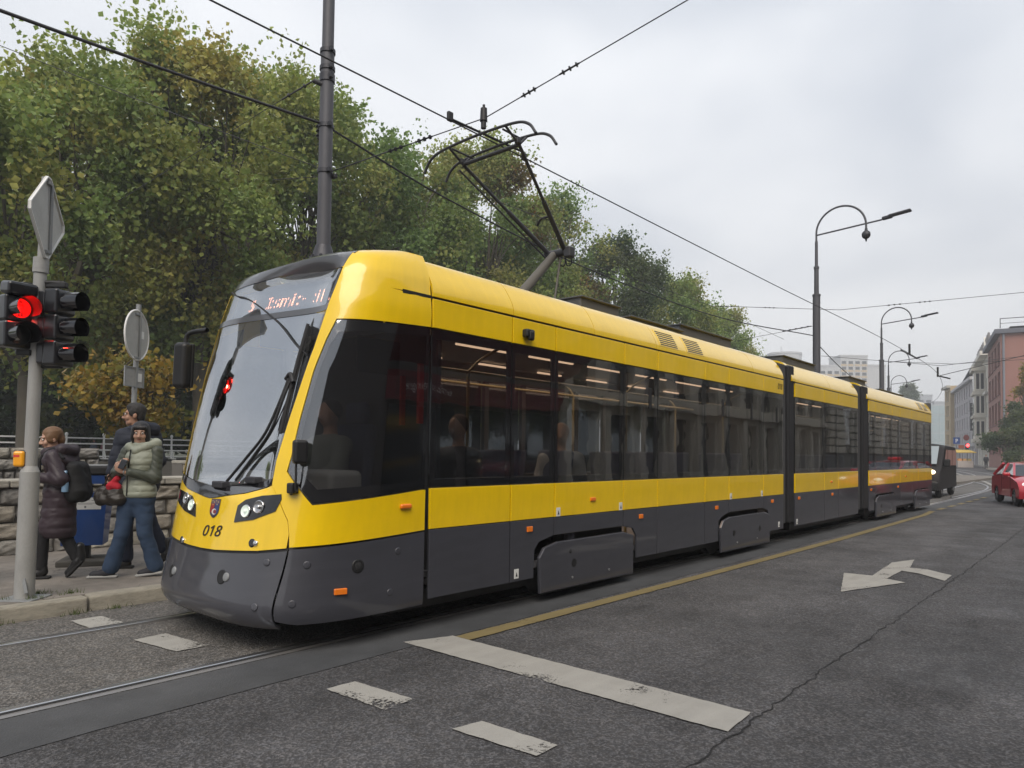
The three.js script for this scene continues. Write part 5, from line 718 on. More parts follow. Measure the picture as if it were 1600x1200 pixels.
// woman in the long plum coat, walking left behind the signal pole
{
  const P0 = [-8.03, 0.12, -2.40], t = thing('person', 'person in a long dark plum quilted coat and black boots, walking behind the signal pole', 'person', P0, FR);
  const J = { pel: [0.02, 0.80, 0], chest: [0.03, 1.12, 0], neck: [-0.02, 1.25, 0.01], hl: [-0.02, 0.78, 0.04], kl: [-0.08, 0.44, 0.07], al: [-0.10, 0.11, 0.05], hr: [0.06, 0.78, -0.04], kr: [0.08, 0.42, -0.02], ar: [0.19, 0.17, -0.06], sl: [0.03, 1.2, 0.13], el: [0.13, 0.98, 0.16], wl: [-0.11, 1.0, 0.17], sr: [0.03, 1.2, -0.13], er: [0.08, 0.98, -0.14], wr: [-0.14, 0.98, 0.0] };
  const H = [-0.075, 1.375, 0.01], yaw = -0.8, pt = 0.16;
  part(t, 'body', mg([bodyUnder(J), placeHead(HEAD, H, yaw, pt, 0.92), handGeo(J.wl, [-0.8, 0.2, 0.05], [0.1, 0.2, -1], 0.8, 1), handGeo(J.wr, [-0.9, 0.1, 0.2], [0.1, 0.2, 1], 0.7, 1)]), SK.fair);
  faceParts(t, H, yaw, pt, 0.92, std([0.08, 0.05, 0.03], 0.8));
  part(t, 'hair', placeHead(sdf([ell([0, 0.048, -0.025], [0.083, 0.085, 0.10]), ell([0.062, 0.0, 0.0], [0.024, 0.05, 0.06]), ell([-0.062, 0.0, 0.0], [0.024, 0.05, 0.06]), ell([0, -0.02, -0.085], [0.055, 0.06, 0.05])], { cell: 0.005, k: 0.025, cuts: [ell([0, -0.04, 0.13], [0.09, 0.125, 0.115])], disp: (x, y, z) => 0.006 * (fbm(y * 50 + 9, z * 14, 3) - 0.5) }), H, yaw, pt, 0.92), std([0.16, 0.085, 0.04], 0.6));
  const plum = cloth([0.040, 0.026, 0.034], 0.5);
  part(t, 'coat', sdf([cap([0.03, 0.84, 0], [0.03, 1.10, 0], 0.132, 0.138), cap([0.03, 1.16, 0.08], [0.03, 1.16, -0.08], 0.12, 0.12), cap([0.0, 0.5, 0.02], [0.03, 0.85, 0], 0.14, 0.132), cap([0.05, 0.46, -0.01], [0.04, 0.8, 0], 0.13, 0.125)], { cell: 0.010, k: 0.05, disp: (x, y, z) => quilt(0.012, 0.1)(x, y) + wrinkle(0.014, 20)(x, y, z), planes: [[0, -1, 0, -0.40]] }), plum);
  part(t, 'sleeve', sdf([cap(J.sl, J.el, 0.074, 0.068), cap(J.el, [-0.07, 0.995, 0.17], 0.068, 0.05)], { cell: 0.009, k: 0.04, disp: (x, y, z) => quilt(0.009, 0.08)(x, y + x * 0.9) }), plum);
  part(t, 'sleeve', sdf([cap(J.sr, J.er, 0.085, 0.078), cap(J.er, [-0.10, 0.98, 0], 0.078, 0.056)], { cell: 0.011, k: 0.04 }), plum);
  part(t, 'hood', sdf([cap([-0.07, 1.235, 0.07], [0.09, 1.27, 0.08], 0.045, 0.05), cap([0.09, 1.27, 0.08], [0.12, 1.26, -0.05], 0.055, 0.055), cap([-0.07, 1.235, -0.06], [0.1, 1.27, -0.07], 0.045, 0.05), cap([-0.07, 1.235, 0.07], [-0.09, 1.2, 0], 0.04)], { cell: 0.009, k: 0.04, disp: wrinkle(0.02, 18) }), plum);
  part(t, 'shirt_collar', sdf([cap([-0.09, 1.21, 0.06], [-0.10, 1.13, 0.07], 0.03, 0.022)], { cell: 0.008 }), cloth([0.05, 0.09, 0.30]));
  part(t, 'trousers', sdf([cap([-0.03, 0.7, 0.03], J.kl, 0.075, 0.06), cap(J.kl, J.al, 0.06, 0.05), cap([0.06, 0.7, -0.03], J.kr, 0.075, 0.06), cap(J.kr, J.ar, 0.06, 0.05)], { cell: 0.011, k: 0.02, disp: wrinkle(0.01, 15) }), cloth([0.010, 0.010, 0.012]));
  for (const [h, e] of [[[-0.06, 0, 0.04], [-0.25, 0, 0.09]], [[0.235, 0.145, -0.06], [0.115, 0.005, -0.03]]]) { const s = part(t, 'boot', shoe(h, e, 0.09), phy([0.012, 0.012, 0.013], 0.4)); part(s, 'sole', sole(h, e), M.rubber); }
  const cup = thing('paper_cup', 'white paper cup with napkin in the hand of the person in the plum coat', 'cup', P0, FR); part(cup, 'cup', new THREE.CylinderGeometry(0.035, 0.028, 0.09, 18).translate(-0.185, 1.04, 0.17), M.white); part(cup, 'napkin', sdf([cap([-0.17, 0.98, 0.19], [-0.14, 0.86, 0.2], 0.03, 0.022)], { cell: 0.007, disp: wrinkle(0.03, 25) }), M.white);
  const bp = thing('backpack', 'black backpack on the back of the person in the plum coat', 'backpack', P0, FR);
  part(bp, 'pack', sdf([cap([0.18, 1.08, 0.04], [0.20, 0.84, 0.04], 0.08, 0.095), cap([0.18, 1.08, -0.08], [0.20, 0.84, -0.08], 0.08, 0.095), cap([0.25, 0.86, 0.03], [0.235, 0.98, 0.02], 0.06, 0.045)], { cell: 0.01, k: 0.05, disp: wrinkle(0.014, 14) }), cloth([0.010, 0.010, 0.011], 0.75));
  part(bp, 'strap', mg([tube([[0.14, 1.18, 0.14], [0.03, 1.275, 0.12], [-0.085, 1.18, 0.13], [-0.09, 1.02, 0.15]], 0.018, 24, 8)]), cloth([0.010, 0.010, 0.011]));
  single('water_bottle', 'clear blue-capped water bottle in the side pocket of the black backpack', 'bottle', new THREE.LatheGeometry([[0.001, 0], [0.031, 0.0], [0.032, 0.12], [0.026, 0.15], [0.012, 0.18], [0.016, 0.182], [0.016, 0.205], [0.001, 0.206]].map(a => new THREE.Vector2(...a)), 18).translate(0.17, 0.86, 0.15), phy([0.25, 0.42, 0.62], 0.15, { clearcoat: 1 }), P0, FR);
}
// plainer figures farther off
function figure(label, pos, turn, h, cols, o = {}) {
  const t = thing('person', label, 'person', pos, turn); const s = h / 1.75, S = p => p.map(v => v * s), w = o.wide || 1, c = o.cell || 0.02;
  const walk = o.walk ?? 0.12, sit = o.sit;
  const hip = sit ? 0.0 : 0.9, sh = hip + 0.52, hd = hip + 0.74;
  const cp = (a, b, r1, r2) => cap(S(a), S(b), r1 * s * w, r2 * s * w);
  const legs = sit ? [[[-0.1, hip, 0], [-0.11, hip - 0.02, 0.42], [-0.11, hip - 0.42, 0.44]], [[0.1, hip, 0], [0.11, hip - 0.02, 0.42], [0.11, hip - 0.42, 0.44]]] : [[[-0.09, hip, 0], [-0.1, 0.5, walk * 0.6], [-0.1, 0.08, walk]], [[0.09, hip, 0], [0.1, 0.5, -walk * 0.2], [0.1, 0.08, -walk]]];
  const arm = o.arm || [[0.24, hip + 0.22, 0.05], [0.22, hip + 0.02, 0.18]];
  part(t, 'body', mg([sdf([ell(S([0, hd, 0.01]), S([0.078, 0.115, 0.095])), cp([0, hd - 0.06, -0.01], [0, sh, -0.02], 0.055, 0.06), cp([0, hip, 0], [0, sh - 0.05, 0], 0.1, 0.11), ell(S([0, hd - 0.03, 0.105]), S([0.012, 0.02, 0.016])), ...[-1, 1].flatMap(k => [cp([k * arm[1][0], arm[1][1], arm[1][2]], [k * arm[1][0], arm[1][1] - 0.07, arm[1][2] + 0.05], 0.035, 0.025)])], { cell: c * 0.6, k: 0.02 })]), o.skin || SK.tan);
  part(t, 'coat', sdf([cp([0, hip + (o.long ? -0.3 : -0.02), 0], [0, sh - 0.12, 0], 0.165, 0.17), cp([-0.12, sh - 0.06, 0], [0.12, sh - 0.06, 0], 0.10, 0.10), ...[-1, 1].flatMap(k => [cp([k * 0.19, sh - 0.05, 0], [k * arm[0][0], arm[0][1], arm[0][2]], 0.075, 0.065), cp([k * arm[0][0], arm[0][1], arm[0][2]], [k * arm[1][0], arm[1][1], arm[1][2]], 0.065, 0.05)])], { cell: c, k: 0.05 * s, disp: wrinkle(0.012, 12) }), cloth(cols[0]));
  part(t, 'trousers', sdf(legs.flatMap(([a, b, d]) => [cp(a, b, 0.10, 0.075), cp(b, d, 0.072, 0.055)]), { cell: c, k: 0.03 }), cloth(cols[1]));
  part(t, o.hat || 'hair', sdf([ell(S([0, hd + 0.035, -0.02]), S(o.hat ? [0.1, 0.1, 0.115] : [0.09, 0.098, 0.105]))], { cell: c * 0.6, planes: [[0, -0.75, 0.66, (-(hd) * 0.75 + 0.012) * s]] }), cloth(cols[2]));
  for (const [, , d] of legs) part(t, 'shoe', sdf([cp([d[0], d[1] - 0.035, d[2] - 0.03], [d[0], d[1] - 0.045, d[2] + 0.15], 0.045, 0.038)], { cell: c * 0.7 }), cloth([0.015, 0.015, 0.016]));
  return t;
}
figure('person in a grey coat, cut off by the left edge of the photo', [-8.05, 0.12, -1.52], FR - 1.4, 1.7, [[0.10, 0.10, 0.11], [0.012, 0.012, 0.014], [0.04, 0.03, 0.025]], { cell: 0.014, long: true });
figure('person in a black jacket standing behind the white railing, beside two children', [-39.9, 0.75, -12.75], 0.9, 1.72, [[0.025, 0.027, 0.035], [0.03, 0.03, 0.04], [0.012, 0.011, 0.011]], { cell: 0.03 });
figure('child in a blue-grey jacket behind the railing', [-38.7, 0.75, -13.1], 0.6, 1.05, [[0.12, 0.16, 0.22], [0.06, 0.08, 0.12], [0.12, 0.14, 0.17]], { cell: 0.03, hat: 'hood', wide: 1.2 });
figure('child in a pink hooded coat behind the railing', [-38.2, 0.75, -13.45], 0.6, 1.12, [[0.55, 0.28, 0.32], [0.03, 0.03, 0.04], [0.6, 0.36, 0.38]], { cell: 0.03, hat: 'hood', wide: 1.25 });
figure('person with a white hat and olive jacket left of the far railing', [-44.5, 0.75, -11.2], 0.4, 1.72, [[0.11, 0.12, 0.09], [0.05, 0.05, 0.06], [0.6, 0.6, 0.58]], { cell: 0.03, hat: 'hat' });
figure('person in dark clothes walking on the far pavement by the ornate house', [-13.4, 0.13, -107], 0.2, 1.78, [[0.014, 0.015, 0.02], [0.015, 0.016, 0.022], [0.02, 0.018, 0.016]], { cell: 0.04 });
figure('driver in a grey-green jacket sitting at the cab desk', [TX + 0.05, 0.98, -3.62], 0.1, 1.78, [[0.16, 0.17, 0.145], [0.02, 0.02, 0.025], [0.02, 0.018, 0.016]], { cell: 0.016, sit: true, arm: [[0.25, 0.25, 0.15], [0.2, 0.2, 0.4]] });
figure('passenger in a dark jacket sitting behind the second window', [TX + 0.62, 0.92, -4.62], 0.2, 1.7, [[0.03, 0.03, 0.035], [0.02, 0.02, 0.03], [0.07, 0.03, 0.015]], { cell: 0.018, sit: true });
figure('bald passenger in a pale shirt at the wide window above the first bogie', [TX + 0.66, 0.90, -6.15], 0.6, 1.7, [[0.35, 0.36, 0.36], [0.02, 0.02, 0.03], [0.32, 0.19, 0.13]], { cell: 0.018, sit: true });
// ---------- trees ----------
const leafMat = new THREE.MeshPhysicalMaterial({ color: 0xffffff, roughness: 0.75, transmission: 0.6, thickness: 0, side: THREE.DoubleSide, specularIntensity: 0.4 });
const barkMat = std([0.085, 0.075, 0.06], 0.95, { map: tex(256, 512, (u, v) => { const n = fbm(u * 5, v * 5, 5, 5, 101), k = 0.55 + 0.9 * n; return [k, k * 0.97, k * 0.9]; }), bumpMap: speckTex, bumpScale: 0.02 });
function leafCluster(seed, n, size, spread) {
  const r = rng(seed), pos = [], idx = [];
  for (let i = 0; i < n; i++) {
    const c = V(r() - 0.5, r() - 0.5, r() - 0.5).multiplyScalar(2 * spread), a = V(r() - 0.5, (r() - 0.6) * 0.8, r() - 0.5).normalize(), b = V(r() - 0.5, r() * 0.5 - 0.25, r() - 0.5).cross(a).normalize(), nn = a.clone().cross(b), s = size * (0.6 + 0.8 * r()), k = pos.length / 3;
    const P = (u, v, w) => { const q = c.clone().addScaledVector(a, u * s).addScaledVector(b, v * s).addScaledVector(nn, w * s); pos.push(q.x, q.y, q.z); };
    P(-0.5, 0, 0); P(0.0, 0.46, 0.12); P(0.55, 0, -0.05); P(0.0, -0.46, 0.12); P(0.05, 0, -0.06);
    idx.push(k, k + 4, k + 1, k + 1, k + 4, k + 2, k + 2, k + 4, k + 3, k + 3, k + 4, k);
  }
  const g = new THREE.BufferGeometry(); g.setAttribute('position', new THREE.Float32BufferAttribute(pos, 3)); g.setIndex(idx); g.computeVertexNormals(); return g;
}
const CL = [leafCluster(1, 14, 0.17, 0.5), leafCluster(2, 14, 0.17, 0.5), leafCluster(3, 14, 0.24, 0.55)];
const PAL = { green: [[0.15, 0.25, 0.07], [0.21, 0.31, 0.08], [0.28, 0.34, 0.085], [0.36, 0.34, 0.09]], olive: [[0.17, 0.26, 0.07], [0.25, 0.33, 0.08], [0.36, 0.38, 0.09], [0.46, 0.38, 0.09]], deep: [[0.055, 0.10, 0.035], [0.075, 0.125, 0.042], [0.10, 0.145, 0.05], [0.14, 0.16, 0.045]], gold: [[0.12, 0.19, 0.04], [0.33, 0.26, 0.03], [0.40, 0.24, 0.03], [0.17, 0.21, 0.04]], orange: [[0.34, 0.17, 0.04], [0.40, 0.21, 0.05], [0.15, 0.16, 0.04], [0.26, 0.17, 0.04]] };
function tree(label, pos, h, rad, o = {}) {
  const { pal = 'green', seed = 1, n: n0 = 9000, base = 0.22, lean = [0, 0], clumps = 84, kind = 0, scale = 1, name = 'plane_tree', trunkR = 0.34, spot } = o;
  const n = Math.round(n0 * 0.72), t = thing(name, label, name === 'shrub' ? 'shrub' : name === 'balcony_plants' ? 'plants' : 'tree', pos), r = rng(seed * 7919), cy = h * (base + 1) / 2, ry = h * (1 - base) / 2;
  const centres = [];
  for (let i = 0; i < clumps; i++) { const a = r() * 6.283, v = 2 * ((i + 0.5) / clumps) - 1, q = Math.sqrt(1 - v * v) , rr = 0.42 + 0.60 * r(); const low = v < -0.3 ? 0.85 : 1; centres.push({ p: V(Math.cos(a) * q * rad * rr * low + lean[0] * (v + 1) / 2, cy + v * ry * 0.90 * (0.8 + 0.2 * r()), Math.sin(a) * q * rad * rr * low + lean[1] * (v + 1) / 2), r: rad * (0.10 + 0.15 * r() * r() + 0.03 * r()), tone: r(), hue: r() }); }
  const geo = []; const fork = h * (0.16 + 0.06 * r()), trunkTop = V(lean[0] * 0.15, fork, lean[1] * 0.15);
  geo.push(tube([[0, -0.3, 0], [lean[0] * 0.05 + 0.1 * (r() - 0.5), fork * 0.5, lean[1] * 0.05], trunkTop.toArray()], trunkR, 10, 10), cyl([0, -0.3, 0], [0, 0.6, 0], trunkR * 1.5, trunkR * 0.98, 12));
  const mains = []; for (let i = 0; i < 5; i++) { const a = i * 1.257 + r(), e = V(Math.cos(a) * rad * 0.4 + lean[0] * 0.5, h * (0.52 + 0.16 * r()), Math.sin(a) * rad * 0.4 + lean[1] * 0.5); mains.push(e); const mid = trunkTop.clone().lerp(e, 0.5).add(V(Math.cos(a) * rad * 0.05, -0.3, Math.sin(a) * rad * 0.05)); geo.push(taperTube([trunkTop.clone().add(V(0, -0.4, 0)), mid, e], trunkR * 0.62, trunkR * 0.25)); }
  for (const c of centres) { let best = mains[0]; for (const m of mains) if (m.distanceTo(c.p) < best.distanceTo(c.p)) best = m; const st = trunkTop.clone().lerp(best, 0.35 + 0.6 * r()); geo.push(taperTube([st, st.clone().lerp(c.p, 0.5).add(V(r() - 0.5, 0.4 + r() * 0.5, r() - 0.5)), c.p], trunkR * 0.22, 0.02)); }
  part(t, 'trunk', mg(geo), barkMat);
  const crown = new THREE.InstancedMesh(CL[kind], leafMat, n); crown.name = 'crown'; crown.castShadow = crown.receiveShadow = true; crown.userData.kind = 'stuff';
  const m = new THREE.Matrix4(), q = new THREE.Quaternion(), e = new THREE.Euler(), col = new THREE.Color(), tot = centres.reduce((s, c) => s + c.r ** 2.2, 0), P = PAL[pal]; let k = 0;
  for (const c of centres) {
    const cnt = Math.round(n * c.r ** 2.2 / tot), st = V(1, 0.72 + 0.5 * c.tone, 1);
    for (let i = 0; i < cnt && k < n; i++) {
      const d = V(r() * 2 - 1, r() * 2 - 1, r() * 2 - 1).normalize(), rr = c.r * Math.pow(r(), 0.38) * (1 + 0.35 * (fbm(d.x * 2 + c.tone * 9, d.y * 2 + d.z * 2, 2) - 0.5) * 2), far = r() < 0.24 ? 1.9 : 1, p = c.p.clone().add(d.clone().multiply(st).multiplyScalar(rr * far)); if (vn(p.x * 0.55 + p.z * 0.33 + seed, p.y * 0.55 - p.z * 0.41 + 40) < 0.33) continue; p.y -= Math.max(0, -d.y) * 0.15 * rr + 0.0;
      if (p.y < 1.2) p.y = 1.2 + r();
      e.set(r() * 6.28, r() * 6.28, r() * 6.28); q.setFromEuler(e); const s = scale * (0.75 + 0.5 * r()); m.compose(p, q, V(s, s, s)); crown.setMatrixAt(k, m);
      let f = clamp(c.hue * 0.72 + r() * 0.38) * 2.999; const orange = spot && p.distanceTo(spot) < spot.w + r(); const PP = orange ? PAL.orange : P, a0 = PP[Math.floor(f)], b0 = PP[Math.floor(f) + 1] || a0, ft = f % 1, v = 0.75 + 0.5 * r(); col.setRGB(lerp(a0[0], b0[0], ft) * v, lerp(a0[1], b0[1], ft) * v, lerp(a0[2], b0[2], ft) * v); crown.setColorAt(k, col); k++;
    }
  }
  crown.count = k; t.add(crown); return t;
}
function taperTube(pts, r0, r1) { const c = new THREE.CatmullRomCurve3(pts), g = new THREE.TubeGeometry(c, 8, 1, 6, false), p = g.attributes.position; for (let i = 0; i <= 8; i++) { const o = c.getPointAt(i / 8), R = lerp(r0, r1, i / 8); for (let j = 0; j <= 6; j++) { const k = i * 7 + j; p.setXYZ(k, o.x + (p.getX(k) - o.x) * R, o.y + (p.getY(k) - o.y) * R, o.z + (p.getZ(k) - o.z) * R); } } g.computeVertexNormals(); return g; }
const px2 = (px, d) => { const D = 1470 * d / (1760 - px), X = (px - 800) / 1110 * D; return [X * Math.cos(YAW) - D * Math.sin(YAW), 0.7, -(X * Math.sin(YAW) + D * Math.cos(YAW))]; };
for (const [label, px, d, h, rad, o] of [
  ['broad plane tree with olive and gold leaves at the left edge', 40, 33, 16.6, 6.0, { pal: 'olive', seed: 3, n: 9500 }],
  ['tallest dense plane tree right of the diamond sign', 312, 32, 19.5, 6.2, { pal: 'olive', seed: 5, n: 11500, lean: [0.5, 0.5] }],
  ['plane tree between the two tallest ones, lower crown hanging to the pavement', 175, 37, 16.6, 4.8, { pal: 'olive', seed: 7, n: 8500 }],
  ['green plane tree behind the tall dark mast', 470, 33, 21.6, 6.0, { pal: 'green', seed: 9, n: 9500 }],
  ['green plane tree left of the pantograph, with a lower crown', 605, 33, 19.4, 5.6, { pal: 'green', seed: 11, n: 8000, base: 0.1 }],
  ['tall plane tree behind the pantograph with an orange patch', 745, 33, 22.6, 5.8, { pal: 'green', seed: 13, n: 9500, base: 0.1, spot: Object.assign(V(2.4, 18.2, -3.0), { w: 2.4 }) }],
  ['plane tree right of the pantograph, yellowing at the top', 855, 34, 22.0, 5.6, { pal: 'green', seed: 15, n: 8000, base: 0.1, spot: Object.assign(V(1.5, 12, -2), { w: 2.2 }) }],
  ['plane tree with a small orange clump, beyond the pantograph', 950, 33, 20.2, 5.2, { pal: 'deep', seed: 17, n: 7000, base: 0.1, spot: Object.assign(V(-3.5, 15.0, 2), { w: 1.9 }) }],
  ['round green tree above the roof vents', 1035, 32, 18.2, 5.6, { pal: 'green', seed: 19, n: 6500, base: 0.1 }],
  ['small last tree of the row above the tram roof', 1122, 32, 16.6, 4.6, { pal: 'green', seed: 21, n: 4000, base: 0.1 }],
  ['low farthest tree of the row before the round tower', 1172, 33, 13.2, 4.0, { pal: 'green', seed: 22, n: 3000, base: 0.1 }],
]) tree(label, px2(px, d), h, rad, o);
tree('low tree left of the photo, mirrored in the windscreen', [-36, 0.7, 13], 7.0, 3.6, { pal: 'green', seed: 29, n: 3200 });
// second row in the park, dark behind the first
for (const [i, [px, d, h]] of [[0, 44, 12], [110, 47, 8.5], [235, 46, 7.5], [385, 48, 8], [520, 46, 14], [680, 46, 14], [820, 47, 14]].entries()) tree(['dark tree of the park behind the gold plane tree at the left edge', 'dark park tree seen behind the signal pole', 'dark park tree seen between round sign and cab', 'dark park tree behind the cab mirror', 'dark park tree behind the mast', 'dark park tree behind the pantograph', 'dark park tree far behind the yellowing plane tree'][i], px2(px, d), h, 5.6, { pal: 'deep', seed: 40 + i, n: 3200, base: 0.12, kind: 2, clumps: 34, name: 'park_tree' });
tree('small golden maple leaning over the railing behind the pedestrians', px2(222, 24), 3.7, 1.75, { pal: 'gold', seed: 61, n: 620, clumps: 30, name: 'maple_tree', trunkR: 0.12, base: 0.3, scale: 0.8 });
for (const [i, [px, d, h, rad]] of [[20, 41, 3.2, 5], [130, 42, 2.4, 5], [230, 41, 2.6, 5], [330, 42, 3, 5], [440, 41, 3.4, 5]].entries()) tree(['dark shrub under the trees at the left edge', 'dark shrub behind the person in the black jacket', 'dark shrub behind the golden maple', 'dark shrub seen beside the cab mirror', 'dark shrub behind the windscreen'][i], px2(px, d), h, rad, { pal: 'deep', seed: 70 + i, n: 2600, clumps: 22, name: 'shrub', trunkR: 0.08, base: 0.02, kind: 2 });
tree('dark bushy tree in front of the red gable at the right edge', [-7.6, 0.1, -96.3], 9.2, 3.0, { pal: 'deep', seed: 81, n: 3600, name: 'street_tree', base: 0.1, clumps: 34 });
tree('low dark hedge tree at the foot of the red building', [-9.1, 0.1, -91.2], 4.6, 2.5, { pal: 'deep', seed: 82, n: 2400, name: 'street_tree', base: 0.02, clumps: 24 });
tree('tree with yellow leaves at the upper right edge', [-8.1, 0.1, -98.5], 13.2, 1.9, { pal: 'gold', seed: 83, n: 1200, name: 'street_tree', base: 0.3, clumps: 22 });
tree('slim far poplar above the rear of the tram', [-52.4, 0.1, -258], 26, 4.2, { pal: 'deep', seed: 84, n: 3500, name: 'poplar_tree', base: 0.15, clumps: 26, scale: 1.8 });
// ---------- buildings ----------
const paneDark = phy([0.02, 0.023, 0.028], 0.08, { clearcoat: 0.6 }), plaster = c => std(c, 0.9, { map: grimeTex });
// house with its street wall on local z = 0 (outside towards -z), x running along the street
function house(name, label, pos, turn, W, H, depth, wins, mats, o = {}) {
  const t = thing(name, label, 'building', pos, turn), holes = wins.map(([x0, x1, y0, y1, arch]) => { const p = [[x0, y0], [x1, y0], [x1, y1]]; if (arch) { const r = (x1 - x0) / 2; for (let k = 1; k < 12; k++) { const a = Math.PI * k / 12; p.push([(x0 + x1) / 2 + Math.cos(a) * r, y1 + Math.sin(a) * r]); } } p.push([x0, y1]); return p; });
  part(t, 'wall', mg([extr(rect(0, W, 0, H), 0.35, 0, holes), box(W, H, depth - 0.36, W / 2, H / 2, depth / 2 + 0.18)]), mats.wall);
  wins.forEach(([x0, x1, y0, y1, arch], i) => {
    const w = x1 - x0, top = arch ? y1 + w / 2 : y1, f = part(t, 'window', mg([box(0.09, top - y0, 0.08, x0 + 0.045, (y0 + top) / 2, 0.24), box(0.09, top - y0, 0.08, x1 - 0.045, (y0 + top) / 2, 0.24), box(w - 0.18, 0.09, 0.08, (x0 + x1) / 2, y0 + 0.045, 0.24), box(w - 0.18, 0.09, 0.08, (x0 + x1) / 2, y1 - 0.045, 0.24), box(0.07, top - y0 - 0.2, 0.06, (x0 + x1) / 2, (y0 + top) / 2, 0.25), box(w + 0.2, 0.12, 0.16, (x0 + x1) / 2, y0 - 0.06, -0.05)]), mats.frame);
    part(f, 'pane', box(w - 0.05, top - y0 - 0.05, 0.02, (x0 + x1) / 2, (y0 + top) / 2, 0.32), mats.pane || paneDark);
  });
  for (const [y, h, d] of o.bands || []) part(t, 'cornice', box(W + 0.1, h, d, W / 2, y, -d / 2 + 0.02), mats.trim || mats.frame);
  return t;
}
const grid = (W, H, nx, ny, x0, y0, w, h, arch) => { const o = []; for (let i = 0; i < nx; i++) for (let j = 0; j < ny; j++) { const cx = x0 + (W - 2 * x0) * (nx === 1 ? 0.5 : i / (nx - 1)), cy = y0 + (H - y0) / ny * j; o.push([cx - w / 2, cx + w / 2, cy, cy + h, arch]); } return o; };
const TH = Math.atan2(0.98, -0.19);
{
  const t = house('red_building', 'plain red plastered building with recessed window bays and flat roof at the right edge', [-12.5, 0, -114], TH, 20.5, 18.2, 22, grid(20.5, 18.2, 4, 4, 3, 2.2, 3.2, 3.1), { wall: plaster([0.33, 0.165, 0.135]), frame: plaster([0.22, 0.10, 0.09]), pane: std([0.16, 0.06, 0.06], 0.5) });
  part(t, 'roof', mg([box(21.3, 0.6, 23, 10.2, 18.4, 10.8)]), std([0.12, 0.125, 0.15], 0.7));
  part(t, 'drainpipe', cyl([-0.12, 0.2, 0.3], [-0.12, 18, 0.3], 0.13), std([0.2, 0.21, 0.24], 0.6));
  for (const z of [0, 3.5, 7, 10.5, 14]) part(t, 'roof_railing', mg([cyl([0.4, 18.9, z], [0.4, 20.2, z], 0.05), cyl([0.4, 20.2, z], [0.4, 20.2, z + 3.5], 0.05), cyl([0.4, 19.55, z], [0.4, 19.55, z + 3.5], 0.03)]), M.darkMetal);
  part(t, 'roof_aerial', mg([cyl([3, 18.9, 8], [3, 22.2, 8], 0.05), cyl([2.2, 21.6, 8], [3.8, 21.6, 8], 0.03), cyl([2.4, 21.0, 8], [3.6, 21.0, 8], 0.03)]), M.darkMetal);
}
